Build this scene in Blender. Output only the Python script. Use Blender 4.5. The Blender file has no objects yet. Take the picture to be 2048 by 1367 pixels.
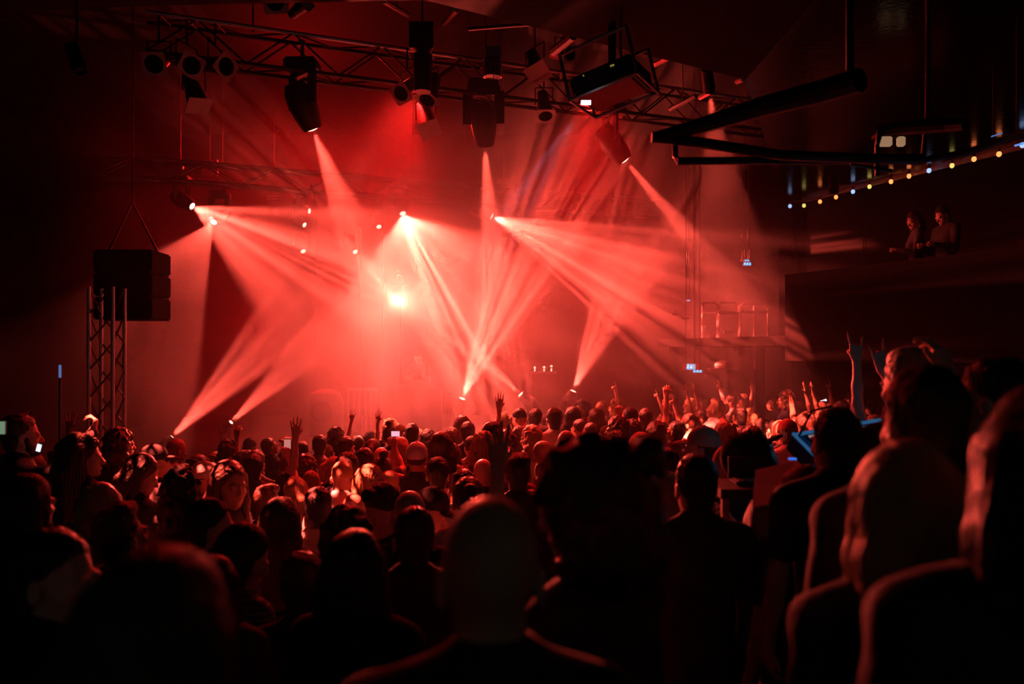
import bpy, math, random
import numpy as np
from mathutils import Vector, Matrix, Euler
random.seed(7)
SC = bpy.context.scene
COL = SC.collection
# ------------------------------------------------------------------ camera
CZ, F, HV = 2.60, 1600.0, 707.0           # eye height (m), focal length in px, row of the horizon
cam_d = bpy.data.cameras.new('camera'); cam = bpy.data.objects.new('camera', cam_d); COL.objects.link(cam)
cam_d.sensor_width = 36.0; cam_d.lens = 36.0*F/2048.0
cam_d.shift_y = (HV-683.5)/2048.0
cam.location = (0, 0, CZ); cam.rotation_euler = (math.pi/2, 0, 0)
cam_d.clip_start = 0.05; cam_d.clip_end = 100
cam_d.dof.use_dof = True; cam_d.dof.focus_distance = 8.5; cam_d.dof.aperture_fstop = 1.7
SC.camera = cam
def at(u, v, Y):
    """world point that stands at distance Y in front of the eye on the sight line of a photo pixel"""
    return Vector(((u-1024.0)/F*Y, Y, CZ-(v-HV)/F*Y))
# ------------------------------------------------------------------ world, exposure
w = bpy.data.worlds.new('world'); SC.world = w; w.use_nodes = True
w.node_tree.nodes['Background'].inputs[0].default_value = (0.8, 0.85, 0.8, 1)
w.node_tree.nodes['Background'].inputs[1].default_value = 0.014
SC.view_settings.view_transform = 'Standard'; SC.view_settings.look = 'None'
SC.view_settings.exposure = 0.0; SC.view_settings.gamma = 1.0; SC.view_settings.use_curve_mapping = False
cy = SC.cycles
cy.max_bounces = 4; cy.diffuse_bounces = 2; cy.glossy_bounces = 2; cy.transmission_bounces = 2
cy.volume_bounces = 0; cy.transparent_max_bounces = 6
cy.use_denoising = True; cy.sample_clamp_indirect = 3.0; cy.caustics_reflective = False; cy.caustics_refractive = False
# ------------------------------------------------------------------ lights
BEAM = (1.0, 0.080, 0.052)
RED = (1.0, 0.012, 0.010)
def nn(nt, t, **kw):
    n = nt.nodes.new(t)
    for k, v in kw.items(): setattr(n, k, v)
    return n
def gobo(light, across, along, lo, hi, seed, dark=0.0, fine=None):
    """break-up gobo of a stage lamp: slots cut in a plate, seen as rays in the haze"""
    light.use_nodes = True; nt = light.node_tree; L = nt.links
    em = nt.nodes['Emission']
    tc = nn(nt, 'ShaderNodeTexCoord'); sp = nn(nt, 'ShaderNodeSeparateXYZ'); L.new(tc.outputs['Normal'], sp.inputs[0])
    dx = nn(nt, 'ShaderNodeMath', operation='DIVIDE'); L.new(sp.outputs[0], dx.inputs[0]); L.new(sp.outputs[2], dx.inputs[1])
    dy = nn(nt, 'ShaderNodeMath', operation='DIVIDE'); L.new(sp.outputs[1], dy.inputs[0]); L.new(sp.outputs[2], dy.inputs[1])
    cb = nn(nt, 'ShaderNodeCombineXYZ'); L.new(dx.outputs[0], cb.inputs[0]); L.new(dy.outputs[0], cb.inputs[1]); cb.inputs[2].default_value = seed*3.7
    mp = nn(nt, 'ShaderNodeVectorMath', operation='MULTIPLY'); L.new(cb.outputs[0], mp.inputs[0]); mp.inputs[1].default_value = (across, along, 1)
    no = nn(nt, 'ShaderNodeTexNoise'); L.new(mp.outputs[0], no.inputs['Vector']); no.inputs['Scale'].default_value = 1.0
    no.inputs['Detail'].default_value = 3.0; no.inputs['Roughness'].default_value = 0.7
    mr = nn(nt, 'ShaderNodeMapRange'); L.new(no.outputs[0], mr.inputs[0])
    mr.inputs[1].default_value = lo; mr.inputs[2].default_value = hi; mr.inputs[3].default_value = dark; mr.inputs[4].default_value = 1.0
    L.new(mr.outputs[0], em.inputs['Strength'])
    return nt
def dots(light, scale, r0, r1, seed):
    """gobo of round holes"""
    light.use_nodes = True; nt = light.node_tree; L = nt.links
    em = nt.nodes['Emission']
    tc = nn(nt, 'ShaderNodeTexCoord'); sp = nn(nt, 'ShaderNodeSeparateXYZ'); L.new(tc.outputs['Normal'], sp.inputs[0])
    dx = nn(nt, 'ShaderNodeMath', operation='DIVIDE'); L.new(sp.outputs[0], dx.inputs[0]); L.new(sp.outputs[2], dx.inputs[1])
    dy = nn(nt, 'ShaderNodeMath', operation='DIVIDE'); L.new(sp.outputs[1], dy.inputs[0]); L.new(sp.outputs[2], dy.inputs[1])
    cb = nn(nt, 'ShaderNodeCombineXYZ'); L.new(dx.outputs[0], cb.inputs[0]); L.new(dy.outputs[0], cb.inputs[1]); cb.inputs[2].default_value = seed
    vo = nn(nt, 'ShaderNodeTexVoronoi', voronoi_dimensions='2D'); L.new(cb.outputs[0], vo.inputs['Vector']); vo.inputs['Scale'].default_value = scale
    vo.inputs['Randomness'].default_value = 0.75
    mr = nn(nt, 'ShaderNodeMapRange'); L.new(vo.outputs['Distance'], mr.inputs[0])
    mr.inputs[1].default_value = r0; mr.inputs[2].default_value = r1; mr.inputs[3].default_value = 1.0; mr.inputs[4].default_value = 0.0
    L.new(mr.outputs[0], em.inputs['Strength'])
def beam(p, q, half_deg, power, color=BEAM, blend=0.25, radius=0.03, g=None, seed=1, d=None):
    """spot light: from p towards q, cone half angle in degrees"""
    li = bpy.data.lights.new('beam_light', 'SPOT'); o = bpy.data.objects.new('beam_light', li); COL.objects.link(o)
    li.energy = power; li.color = color; li.spot_size = math.radians(2*half_deg); li.spot_blend = blend; li.shadow_soft_size = radius
    z = -(q-p).normalized()                                # local +Z points back
    ax = z.cross(Vector((0, 1, 0)));  ax = ax if ax.length > 1e-3 else Vector((1, 0, 0))
    x = ax.normalized(); y = z.cross(x)
    m = Matrix((x, y, z)).transposed().to_4x4(); m.translation = p
    o.matrix_world = m
    if g: gobo(li, *g, seed)
    if d: dots(li, *d, seed)
    return o
PK = 30.0
# lamp list: lens pixel, distance; aim pixel, distance; half angle; power; gobo (across, along, lo, hi)
G1 = (30, .4, .50, .59)
GF = (20, .35, .49, .58)
GG = (28, .5, .49, .58)
LAMPS = [
 # name-key, u, v, Y, u2, v2, Y2, half, power, gobo
 ('A', 386, 413, 12.4, 640, 560, 11.8, 27, 380, G1),
 ('B', 426, 445, 12.5, 345, 560, 11.6, 22, 280, G1),
 ('C', 627, 262,  9.42, 700, 440, 9.8, 12, 600, (58, .7, .49, .58)),
 ('D', 970, 295, 10.2, 978, 450, 10.6, 10, 640, (58, .7, .49, .58)),
 ('E',1252, 323, 10.98, 1350, 450, 11.1, 9, 560, (58, .7, .49, .58)),
 ('F', 806, 428, 13.66, 868, 600, 12.9, 46, 640, GF),
 ('G', 985, 433, 14.2, 1235, 545, 14.0, 23, 1000, GG),
 ('H', 925, 795, 13.4, 965, 700, 13.2, 17, 700, (45, 1.2, .42, .60)),
 ('I',1040, 787, 13.8, 960, 715, 13.6, 9, 480, (58, .7, .49, .58)),
 ('J',1147, 780, 14.0, 1240, 560, 13.6, 16, 620, (58, .7, .49, .58)),
 ('K', 345, 872, 11.0, 470, 745, 11.4, 13, 300, (45, 4, .40, .60)),
 ('L', 463, 843, 12.6, 540, 770, 12.4, 11, 160, (40, 4, .38, .60)),
 ('M', 711, 504, 14.4, 800, 620, 13.4, 24, 180, G1),
 ('N', 758, 454, 14.4, 780, 560, 13.6, 18, 80, G1),
 ('O', 620, 422, 14.4, 760, 440, 14.0, 9, 50, G1),
 ('Q', 610, 450, 14.4, 700, 500, 14.0, 15, 70, G1),
 ('R', 607, 503, 14.4, 640, 560, 14.0, 15, 30, G1),
 ('S', 795, 600, 14.5, 808, 650, 10.5, 20, 800, G1),
]
for i, (k, u, v, Y, u2, v2, Y2, half, pw, g) in enumerate(LAMPS):
    p, q = at(u, v, Y), at(u2, v2, Y2)
    dd = (q-p).normalized()
    beam(p+dd*0.02, q, half, pw*PK, g=g, seed=i+1)
# added red wash without fixtures: gives the fog its body and the heads rims
for (u, v, Y, u2, v2, Y2, half, pw) in ((800, 600, 17.0, 900, 760, 8.0, 60, 500), (540, 640, 16.0, 500, 800, 8.0, 60, 300), (1200, 600, 16.5, 1250, 800, 8.0, 60, 250), (600, 300, 16.5, 640, 600, 11.0, 65, 1400)):
    beam(at(u, v, Y), at(u2, v2, Y2), half, pw, RED, 1.0, .4)
beam(at(820, 175, 9.95), at(800, 900, 7.0), 42, 2800, RED, 1.0, .15)
beam(at(1180, 190, 10.7), at(1250, 850, 8.5), 38, 2200, RED, 1.0, .15)
# dotted gobos on the dancers, left and right
beam(at(165, 152, 5.6), at(465, 975, 5.3), 21, 16000, BEAM, .3, .012, d=(38, .24, .33), seed=2)
beam(at(1420, 190, 7.3), at(1500, 835, 9.6), 14, 20000, BEAM, .3, .012, d=(34, .32, .46), seed=5)
# projector
pj0, pj1 = at(1168, 208, 5.75), at(1010, 450, 7.6)
beam(pj0+(pj1-pj0).normalized()*.1, pj1, 6, 500, (.62, .60, 1.0), .2, .01, g=(26, .5, .47, .53), seed=21)
# dim warm house light behind the camera
al = bpy.data.lights.new('house_light', 'AREA'); al.energy = .5; al.size = .5; al.color = (1, .62, .38); ao = bpy.data.objects.new('house_light', al); COL.objects.link(ao)
ao.matrix_world = Matrix.Translation((2.6, -1.2, 3.7)) @ (Vector((-2.0, 3.2, -1.6)).to_track_quat('-Z', 'Y').to_matrix().to_4x4())
# ------------------------------------------------------------------ materials
def pm(name, col, rough=.6, metal=0.0, bump=None, spec=.5, stretch=False, var=.25):
    m = bpy.data.materials.new(name); m.use_nodes = True; nt = m.node_tree; L = nt.links; b = nt.nodes['Principled BSDF']
    b.inputs['Roughness'].default_value = rough; b.inputs['Metallic'].default_value = metal; b.inputs['Specular IOR Level'].default_value = spec
    tc = nn(nt, 'ShaderNodeTexCoord'); no = nn(nt, 'ShaderNodeTexNoise'); no.inputs['Scale'].default_value = 7; no.inputs['Detail'].default_value = 3
    L.new(tc.outputs['Object'], no.inputs['Vector'])
    mx = nn(nt, 'ShaderNodeMix', data_type='RGBA'); L.new(no.outputs[0], mx.inputs['Factor'])
    mx.inputs['A'].default_value = (*[c*(1-var) for c in col], 1); mx.inputs['B'].default_value = (*[min(1, c*(1+var)) for c in col], 1)
    L.new(mx.outputs['Result'], b.inputs['Base Color'])
    if bump:
        n2 = nn(nt, 'ShaderNodeTexNoise'); n2.inputs['Scale'].default_value = bump[0]; n2.inputs['Detail'].default_value = 3
        if stretch:
            mp = nn(nt, 'ShaderNodeMapping'); mp.inputs['Scale'].default_value = (3, 3, .35); L.new(tc.outputs['Object'], mp.inputs[0]); L.new(mp.outputs[0], n2.inputs['Vector'])
        else: L.new(tc.outputs['Object'], n2.inputs['Vector'])
        bp = nn(nt, 'ShaderNodeBump'); bp.inputs['Strength'].default_value = bump[1]; bp.inputs['Distance'].default_value = .02
        L.new(n2.outputs[0], bp.inputs['Height']); L.new(bp.outputs[0], b.inputs['Normal'])
    return m
def stripes(name, a, b_, freq):
    m = pm(name, a, .9, bump=(30, .5)); nt = m.node_tree; L = nt.links; b = nt.nodes['Principled BSDF']
    tc = nn(nt, 'ShaderNodeTexCoord'); wv = nn(nt, 'ShaderNodeTexWave', bands_direction='Z'); wv.inputs['Scale'].default_value = freq/2.5; wv.inputs['Distortion'].default_value = .6
    L.new(tc.outputs['Object'], wv.inputs['Vector']); mx = nn(nt, 'ShaderNodeMix', data_type='RGBA'); L.new(wv.outputs['Fac'], mx.inputs['Factor'])
    mx.inputs['A'].default_value = (*a, 1); mx.inputs['B'].default_value = (*b_, 1); L.new(mx.outputs['Result'], b.inputs['Base Color'])
    return m
def em(name, col, strength):
    m = bpy.data.materials.new(name); m.use_nodes = True; b = m.node_tree.nodes['Principled BSDF']
    b.inputs['Base Color'].default_value = (.02, .02, .02, 1); b.inputs['Emission Color'].default_value = (*col, 1); b.inputs['Emission Strength'].default_value = strength
    return m
M_BLACK = pm('black_paint', (.008, .008, .008), .45, bump=(40, .1)); M_MATTE = pm('matte_black', (.006, .006, .006), .9, bump=(8, .3), spec=.15)
M_ALU = pm('brushed_aluminium', (.55, .55, .55), .32, 1.0, bump=(60, .1)); M_CHROME = pm('chrome', (.7, .7, .7), .15, 1.0)
M_STEEL = pm('dull_steel', (.30, .30, .30), .42, .8, bump=(30, .15)); M_CASE = pm('black_case', (.02, .02, .022), .5, bump=(30, .2))
M_DRAPE = pm('black_drape', (.008, .007, .007), .95, bump=(4, .6), spec=.1); M_FLOOR = pm('worn_floor', (.05, .045, .04), .55, bump=(12, .2))
M_CEIL = pm('ceiling_matte', (.004, .004, .004), .8, bump=(5, .3), spec=.1); M_GLOSS = pm('ceiling_gloss', (.004, .004, .004), .16, bump=(22, .12), spec=.3)
M_WALL = pm('wall_paint', (.008, .007, .007), .8, bump=(6, .3), spec=.1); M_PALE = pm('pale_frame', (.55, .52, .50), .5); M_WHITE = pm('white_sheet', (.8, .78, .75), .7)
M_LENS = em('hot_lens', (1, .42, .30), 5.0); M_GLASS = pm('dark_glass', (.01, .01, .012), .08, spec=.8); pm_eye = pm('eye_dark', (.03, .02, .02), .15)
M_TRUSS = pm('black_truss', (.012, .012, .012), .5, .3)
M_REDLIT = pm('red_light_tint', (.5, .03, .02), .5); M_ORANGE = pm('gel_frame_metal', (.45, .42, .40), .45, .35)  # the red one paints stage light onto the projector underside
# ------------------------------------------------------------------ mesh builder
import bmesh
class MB:
    def __init__(s): s.b = bmesh.new()
    def _x(s, vs, M):
        if M is not None: bmesh.ops.transform(s.b, matrix=M, verts=vs)
    def box(s, c, d, M=None, bev=0.0):
        r = bmesh.ops.create_cube(s.b, size=1.0)['verts']
        bmesh.ops.transform(s.b, matrix=Matrix.Translation(c) @ Matrix.Diagonal((*d, 1)), verts=r)
        if bev > 0:
            es = list({e for v in r for e in v.link_edges}); o = bmesh.ops.bevel(s.b, geom=es, offset=bev, segments=2, affect='EDGES'); r = list({v for f in o['faces'] for v in f.verts} | {v for v in r if v.is_valid})
        s._x(r, M); return s
    def bar(s, a, b, w, h=None, up=(0, 0, 1)):
        a, b = Vector(a), Vector(b); d = b-a; z = d.normalized(); x = z.cross(Vector(up))
        if x.length < 1e-4: x = z.cross(Vector((1, 0, 0)))
        x.normalize(); y = z.cross(x); M = Matrix((x, y, z)).transposed().to_4x4(); M.translation = (a+b)/2
        return s.box((0, 0, 0), (w, h or w, d.length), M)
    def tube(s, pts, r, n=8, closed=False):
        pts = [Vector(p) for p in pts]; rings = []; N = len(pts); rr = r if isinstance(r, (list, tuple)) else [r]*N; px = None
        for i, p in enumerate(pts):
            t = (pts[(i+1) % N]-pts[i-1]) if closed or 0 < i < N-1 else (pts[1]-pts[0] if i == 0 else pts[-1]-pts[-2]); t.normalize()
            x = px-t*px.dot(t) if px is not None else t.cross(Vector((0, 0, 1)))
            if x.length < 1e-3: x = t.cross(Vector((1, 0, 0)))
            x.normalize(); px = x; y = t.cross(x)
            rings.append([s.b.verts.new(p+(x*math.cos(a)+y*math.sin(a))*rr[i]) for a in (2*math.pi*k/n for k in range(n))])
        for i in range(N if closed else N-1):
            A, B = rings[i], rings[(i+1) % N]
            for k in range(n): s.b.faces.new((A[k], A[(k+1) % n], B[(k+1) % n], B[k]))
        if not closed:
            s.b.faces.new(rings[0][::-1]); s.b.faces.new(rings[-1])
        return s
    def lathe(s, prof, c=(0, 0, 0), n=24, M=None):
        vs = []; rings = []
        for r, z in prof:
            ring = [s.b.verts.new((c[0]+math.cos(a)*max(r, 1e-4), c[1]+math.sin(a)*max(r, 1e-4), c[2]+z)) for a in (2*math.pi*k/n for k in range(n))]; rings.append(ring); vs += ring
        for A, B in zip(rings, rings[1:]):
            for k in range(n): s.b.faces.new((A[k], A[(k+1) % n], B[(k+1) % n], B[k]))
        s.b.faces.new(rings[0][::-1]); s.b.faces.new(rings[-1]); s._x(vs, M); return s
    def sphere(s, c, r, u=16, v=10, sc=(1, 1, 1), M=None):
        q = bmesh.ops.create_uvsphere(s.b, u_segments=u, v_segments=v, radius=r)['verts']
        bmesh.ops.transform(s.b, matrix=Matrix.Translation(c) @ Matrix.Diagonal((*sc, 1)), verts=q); s._x(q, M); return s
    def torus(s, c, R, r, n=24, m=8):
        return s.tube([(c[0]+0, c[1]+math.cos(a)*R, c[2]+math.sin(a)*R) for a in (2*math.pi*k/n for k in range(n))], r, m, True)
    def frame(s, W, H, hole, th, M=None, n=32):
        """square plate with a round hole"""
        vs = []
        def sq(a):
            c, q = math.cos(a), math.sin(a); k = max(abs(c), abs(q)); return c/k*W/2, q/k*H/2
        for z in (0, th):
            vs.append([[s.b.verts.new((*sq(2*math.pi*(k+.5)/n*1.0), z)) for k in range(n)], [s.b.verts.new((math.cos(2*math.pi*(k+.5)/n)*hole, math.sin(2*math.pi*(k+.5)/n)*hole, z)) for k in range(n)]])
        (o0, i0), (o1, i1) = vs
        for k in range(n):
            j = (k+1) % n
            for f in ((o0[j], o0[k], i0[k], i0[j]), (o1[k], o1[j], i1[j], i1[k]), (o0[k], o0[j], o1[j], o1[k]), (i0[j], i0[k], i1[k], i1[j])): s.b.faces.new(f)
        s._x(o0+i0+o1+i1, M); return s
    def quad(s, a, b, c, d): s.b.faces.new([s.b.verts.new(p) for p in (a, b, c, d)]); return s
    def prism(s, poly, z0, z1):
        A = [s.b.verts.new((x, y, z0)) for x, y in poly]; B = [s.b.verts.new((x, y, z1)) for x, y in poly]; n = len(poly)
        s.b.faces.new(A[::-1]); s.b.faces.new(B)
        for k in range(n): s.b.faces.new((A[k], A[(k+1) % n], B[(k+1) % n], B[k]))
        return s
    def build(s, name, mat, parent=None, smooth=True):
        bmesh.ops.recalc_face_normals(s.b, faces=s.b.faces[:])
        me = bpy.data.meshes.new(name); s.b.to_mesh(me); s.b.free(); me.materials.append(mat)
        if smooth:
            me.polygons.foreach_set('use_smooth', [True]*len(me.polygons)); me.set_sharp_from_angle(angle=math.radians(35))
        o = bpy.data.objects.new(name, me); COL.objects.link(o)
        if parent: o.parent = parent
        return o
def tag(o, label=None, cat=None, group=None, kind=None):
    if label: o['label'] = label
    if cat: o['category'] = cat
    if group: o['group'] = group
    if kind: o['kind'] = kind
    return o
def thing(name, label, cat, loc=(0, 0, 0), group=None, M=None):
    o = bpy.data.objects.new(name, None); COL.objects.link(o); o.empty_display_size = .1
    if M is not None: o.matrix_world = M
    else: o.location = loc
    return tag(o, label, cat, group)
def aim(p, q, roll=0.0):
    """matrix at p whose local +Z looks along p->q"""
    z = (Vector(q)-Vector(p)).normalized(); x = z.cross(Vector((0, 0, 1)))
    if x.length < 1e-3: x = Vector((1, 0, 0))
    x.normalize(); y = z.cross(x); M = Matrix((x, y, z)).transposed().to_4x4(); M.translation = p
    return M @ Matrix.Rotation(roll, 4, 'Z')
# ------------------------------------------------------------------ stage fog
hz = bpy.data.materials.new('stage_fog'); hz.use_nodes = True; nt = hz.node_tree; L = nt.links; nt.nodes.remove(nt.nodes['Principled BSDF'])
vs = nn(nt, 'ShaderNodeVolumeScatter'); vs.inputs['Color'].default_value = (1, 1, 1, 1); vs.inputs['Anisotropy'].default_value = 0.0
tc = nn(nt, 'ShaderNodeTexCoord'); no = nn(nt, 'ShaderNodeTexNoise'); no.inputs['Scale'].default_value = .8; no.inputs['Detail'].default_value = 2.5; no.inputs['Distortion'].default_value = .4
L.new(tc.outputs['Object'], no.inputs['Vector'])
mr = nn(nt, 'ShaderNodeMapRange'); L.new(no.outputs[0], mr.inputs[0])
for i_, v_ in enumerate((.36, .64, .45, 1.6)): mr.inputs[i_+1].default_value = v_
def lump(c, s, amp):
    a = nn(nt, 'ShaderNodeVectorMath', operation='SUBTRACT'); L.new(tc.outputs['Object'], a.inputs[0]); a.inputs[1].default_value = c
    b = nn(nt, 'ShaderNodeVectorMath', operation='DIVIDE'); L.new(a.outputs[0], b.inputs[0]); b.inputs[1].default_value = s
    l = nn(nt, 'ShaderNodeVectorMath', operation='LENGTH'); L.new(b.outputs[0], l.inputs[0])
    m = nn(nt, 'ShaderNodeMapRange', interpolation_type='SMOOTHSTEP'); L.new(l.outputs['Value'], m.inputs[0])
    m.inputs[1].default_value = 0; m.inputs[2].default_value = 1; m.inputs[3].default_value = amp; m.inputs[4].default_value = 0
    return m.outputs[0]
def add(a, b):
    n = nn(nt, 'ShaderNodeMath', operation='ADD'); L.new(a, n.inputs[0])
    if isinstance(b, float): n.inputs[1].default_value = b
    else: L.new(b, n.inputs[1])
    return n.outputs[0]
s_ = add(lump((-1.7, 13.0, 3.5), (6.2, 3.9, 4.4), .20), lump((-4.0, 11.8, 1.8), (3.4, 2.6, 2.2), .12))
s_ = add(s_, lump((.2, 7.6, 4.1), (1.3, 2.1, 1.3), .07))
s_ = add(s_, lump((-2.6, 11.8, 5.2), (4.4, 3.6, 2.4), .10))
s_ = add(add(s_, lump((2.0, 12.4, 4.1), (4.2, 3.4, 3.9), .09)), .003)
mu = nn(nt, 'ShaderNodeMath', operation='MULTIPLY'); L.new(s_, mu.inputs[0]); L.new(mr.outputs[0], mu.inputs[1]); L.new(mu.outputs[0], vs.inputs['Density'])
L.new(vs.outputs[0], nt.nodes['Material Output'].inputs['Volume'])
fog = MB().box((-.75, 12.0, 3.85), (17.5, 12.0, 7.7)).build('stage_haze', hz, smooth=False)
tag(fog, 'red-lit smoke filling the air over the stage', 'haze', kind='stuff')
cy.volume_max_steps = 64; cy.volume_step_rate = 3.0
# ------------------------------------------------------------------ shapes grown from a distance field (one continuous surface each)
class Field:
    def __init__(s, lo, hi, h):
        s.h = h; s.lo = np.array(lo, np.float32)
        s.n = np.ceil((np.array(hi)-np.array(lo))/h).astype(int)+1
        s.F = np.full(s.n, 0.08, np.float32)
        s.ax = [s.lo[i]+np.arange(s.n[i], dtype=np.float32)*h for i in range(3)]
    def _win(s, lo, hi, pad):
        a = np.clip(np.floor((np.array(lo)-pad-s.lo)/s.h).astype(int), 0, s.n-1)
        b = np.clip(np.ceil((np.array(hi)+pad-s.lo)/s.h).astype(int)+1, 1, s.n)
        if np.any(b <= a): return None, None
        sl = tuple(slice(a[i], b[i]) for i in range(3))
        X = s.ax[0][sl[0]][:, None, None]; Y = s.ax[1][sl[1]][None, :, None]; Z = s.ax[2][sl[2]][None, None, :]
        return sl, (X, Y, Z)
    def _mix(s, sl, d, k, op):
        A = s.F[sl]
        if op == 'add':
            if k > 0:
                hh = np.clip(0.5+0.5*(A-d)/k, 0, 1); s.F[sl] = A*(1-hh)+d*hh-k*hh*(1-hh)
            else: s.F[sl] = np.minimum(A, d)
        elif op == 'sub':
            d = -d
            if k > 0:
                hh = np.clip(0.5-0.5*(A-d)/k, 0, 1); s.F[sl] = A*(1-hh)+d*hh+k*hh*(1-hh)
            else: s.F[sl] = np.maximum(A, d)
    def ell(s, c, r, k=0.02, op='add', R=None):
        c = np.array(c, float); r = np.array(r, float); m = r.max() if R is not None else r
        sl, P = s._win(c-m, c+m, 0.03+k)
        if sl is None: return
        x, y, z = (P[i]-c[i] for i in range(3))
        if R is not None:
            Q = np.array(R.to_3x3().transposed()) if hasattr(R, 'to_3x3') else np.array(R.transposed())
            x, y, z = (Q[i][0]*x+Q[i][1]*y+Q[i][2]*z for i in range(3))
        q = np.sqrt((x/r[0])**2+(y/r[1])**2+(z/r[2])**2)
        g = np.sqrt((x/r[0]**2)**2+(y/r[1]**2)**2+(z/r[2]**2)**2)+1e-6
        d = np.where(q < 0.3, (q-1)*r.min(), q*(q-1)/g)
        s._mix(sl, d.astype(np.float32), k, op)
    def cap(s, a, b, r1, r2, k=0.02, op='add', sq=None):
        """tapered limb from a to b; sq squashes it along y"""
        a = np.array(a, float); b = np.array(b, float); R = max(r1, r2)
        sl, P = s._win(np.minimum(a, b)-R, np.maximum(a, b)+R, 0.03+k)
        if sl is None: return
        f = np.array([1, sq or 1, 1]); ba = (b-a); bb = max(1e-9, (ba*ba).sum())
        t = np.clip(((P[0]-a[0])*ba[0]+(P[1]-a[1])*ba[1]+(P[2]-a[2])*ba[2])/bb, 0, 1)
        dx = P[0]-a[0]-t*ba[0]; dy = (P[1]-a[1]-t*ba[1])*f[1]; dz = P[2]-a[2]-t*ba[2]
        d = np.sqrt(dx*dx+dy*dy+dz*dz)-(r1+(r2-r1)*t)
        s._mix(sl, d.astype(np.float32), k, op)
    def cut(s, n, o, k=0.0):
        """keep the side where (p-o).n < 0"""
        d = (s.ax[0][:, None, None]-o[0])*n[0]+(s.ax[1][None, :, None]-o[1])*n[1]+(s.ax[2][None, None, :]-o[2])*n[2]
        A = s.F
        if k > 0:
            hh = np.clip(0.5-0.5*(A-d)/k, 0, 1); s.F = (A*(1-hh)+d*hh+k*hh*(1-hh)).astype(np.float32)
        else: s.F = np.maximum(A, d).astype(np.float32)
    def ruffle(s, amp, f, seed=0, strands=0, c=(0, 0)):
        x = s.ax[0][:, None, None]; y = s.ax[1][None, :, None]; z = s.ax[2][None, None, :]
        q = (np.sin(x*f+1.3*seed+2*np.sin(z*f*.6+seed))+np.sin(y*f*1.1+seed*2.1+1.5*np.sin(x*f*.7))+np.sin(z*f*.9+seed*.7+1.7*np.sin(y*f*.8)))/3
        s.F = (s.F+amp*q).astype(np.float32)
        if strands:
            th = np.arctan2(y-c[1], x-c[0])
            s.F = (s.F+amp*.8*np.sin(th*strands+2*np.sin(z*25+seed)+seed)).astype(np.float32)
    def mesh(s, name, mat):
        F = s.F; F[0] = F[-1] = .01; F[:, 0] = F[:, -1] = .01; F[:, :, 0] = F[:, :, -1] = .01
        S = F < 0; nx, ny, nz = F.shape
        cnt = np.zeros((nx-1, ny-1, nz-1), np.int8)
        offs = [(i, j, k) for i in (0, 1) for j in (0, 1) for k in (0, 1)]
        for i, j, k in offs: cnt += S[i:nx-1+i, j:ny-1+j, k:nz-1+k]
        I = np.argwhere((cnt > 0) & (cnt < 8))
        if len(I) == 0: raise ValueError('empty '+name)
        cv = {o: F[I[:, 0]+o[0], I[:, 1]+o[1], I[:, 2]+o[2]] for o in offs}
        acc = np.zeros((len(I), 3), np.float32); num = np.zeros(len(I), np.float32)
        for a in offs:
            for ax in range(3):
                if a[ax]: continue
                b = list(a); b[ax] = 1; b = tuple(b)
                va, vb = cv[a], cv[b]; m = (va < 0) != (vb < 0)
                t = np.where(m, va/np.where(m, va-vb, 1), 0)
                p = np.tile(np.array(a, np.float32), (len(I), 1)); p[:, ax] = t
                acc += p*m[:, None]; num += m
        V = s.lo+(I+acc/num[:, None])*s.h
        idx = np.full((nx-1, ny-1, nz-1), -1, np.int32); idx[I[:, 0], I[:, 1], I[:, 2]] = np.arange(len(I))
        quads = []
        for ax in range(3):
            u, v = [(1, 2), (2, 0), (0, 1)][ax]
            sl0 = [slice(None)]*3; sl1 = [slice(None)]*3; sl0[ax] = slice(0, -1); sl1[ax] = slice(1, None)
            a, b = S[tuple(sl0)], S[tuple(sl1)]
            for flip, m in ((0, a & ~b), (1, ~a & b)):
                E = np.argwhere(m); E = E[(E[:, u] > 0) & (E[:, v] > 0)]
                c = []
                for du, dv in ((0, 0), (1, 0), (1, 1), (0, 1)):
                    q = E.copy(); q[:, u] -= 1-du; q[:, v] -= 1-dv
                    q = np.minimum(q, np.array([nx-2, ny-2, nz-2])); c.append(idx[q[:, 0], q[:, 1], q[:, 2]])
                c = np.stack(c, 1)
                if flip: c = c[:, ::-1]
                quads.append(c)
        Q = np.concatenate(quads); Q = Q[(Q >= 0).all(1)]
        me = bpy.data.meshes.new(name)
        me.vertices.add(len(V)); me.vertices.foreach_set('co', V.astype(np.float32).ravel())
        me.loops.add(len(Q)*4); me.loops.foreach_set('vertex_index', Q.ravel().astype(np.int32))
        me.polygons.add(len(Q)); me.polygons.foreach_set('loop_start', np.arange(len(Q), dtype=np.int32)*4)
        me.polygons.foreach_set('loop_total', np.full(len(Q), 4, np.int32)) if False else None
        me.update(calc_edges=True); me.validate()
        me.polygons.foreach_set('use_smooth', np.ones(len(me.polygons), bool))
        if mat: me.materials.append(mat)
        return me

PIV = np.array([0, -0.005, 1.50])                     # where the head turns on the neck
def eul(x, y, z): return Euler((math.radians(x), math.radians(y), math.radians(z)), 'XYZ').to_matrix()
UP, DOWN = (0.0, 0.0, 1.0), (0.0, 0.0, -1.0)
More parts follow.
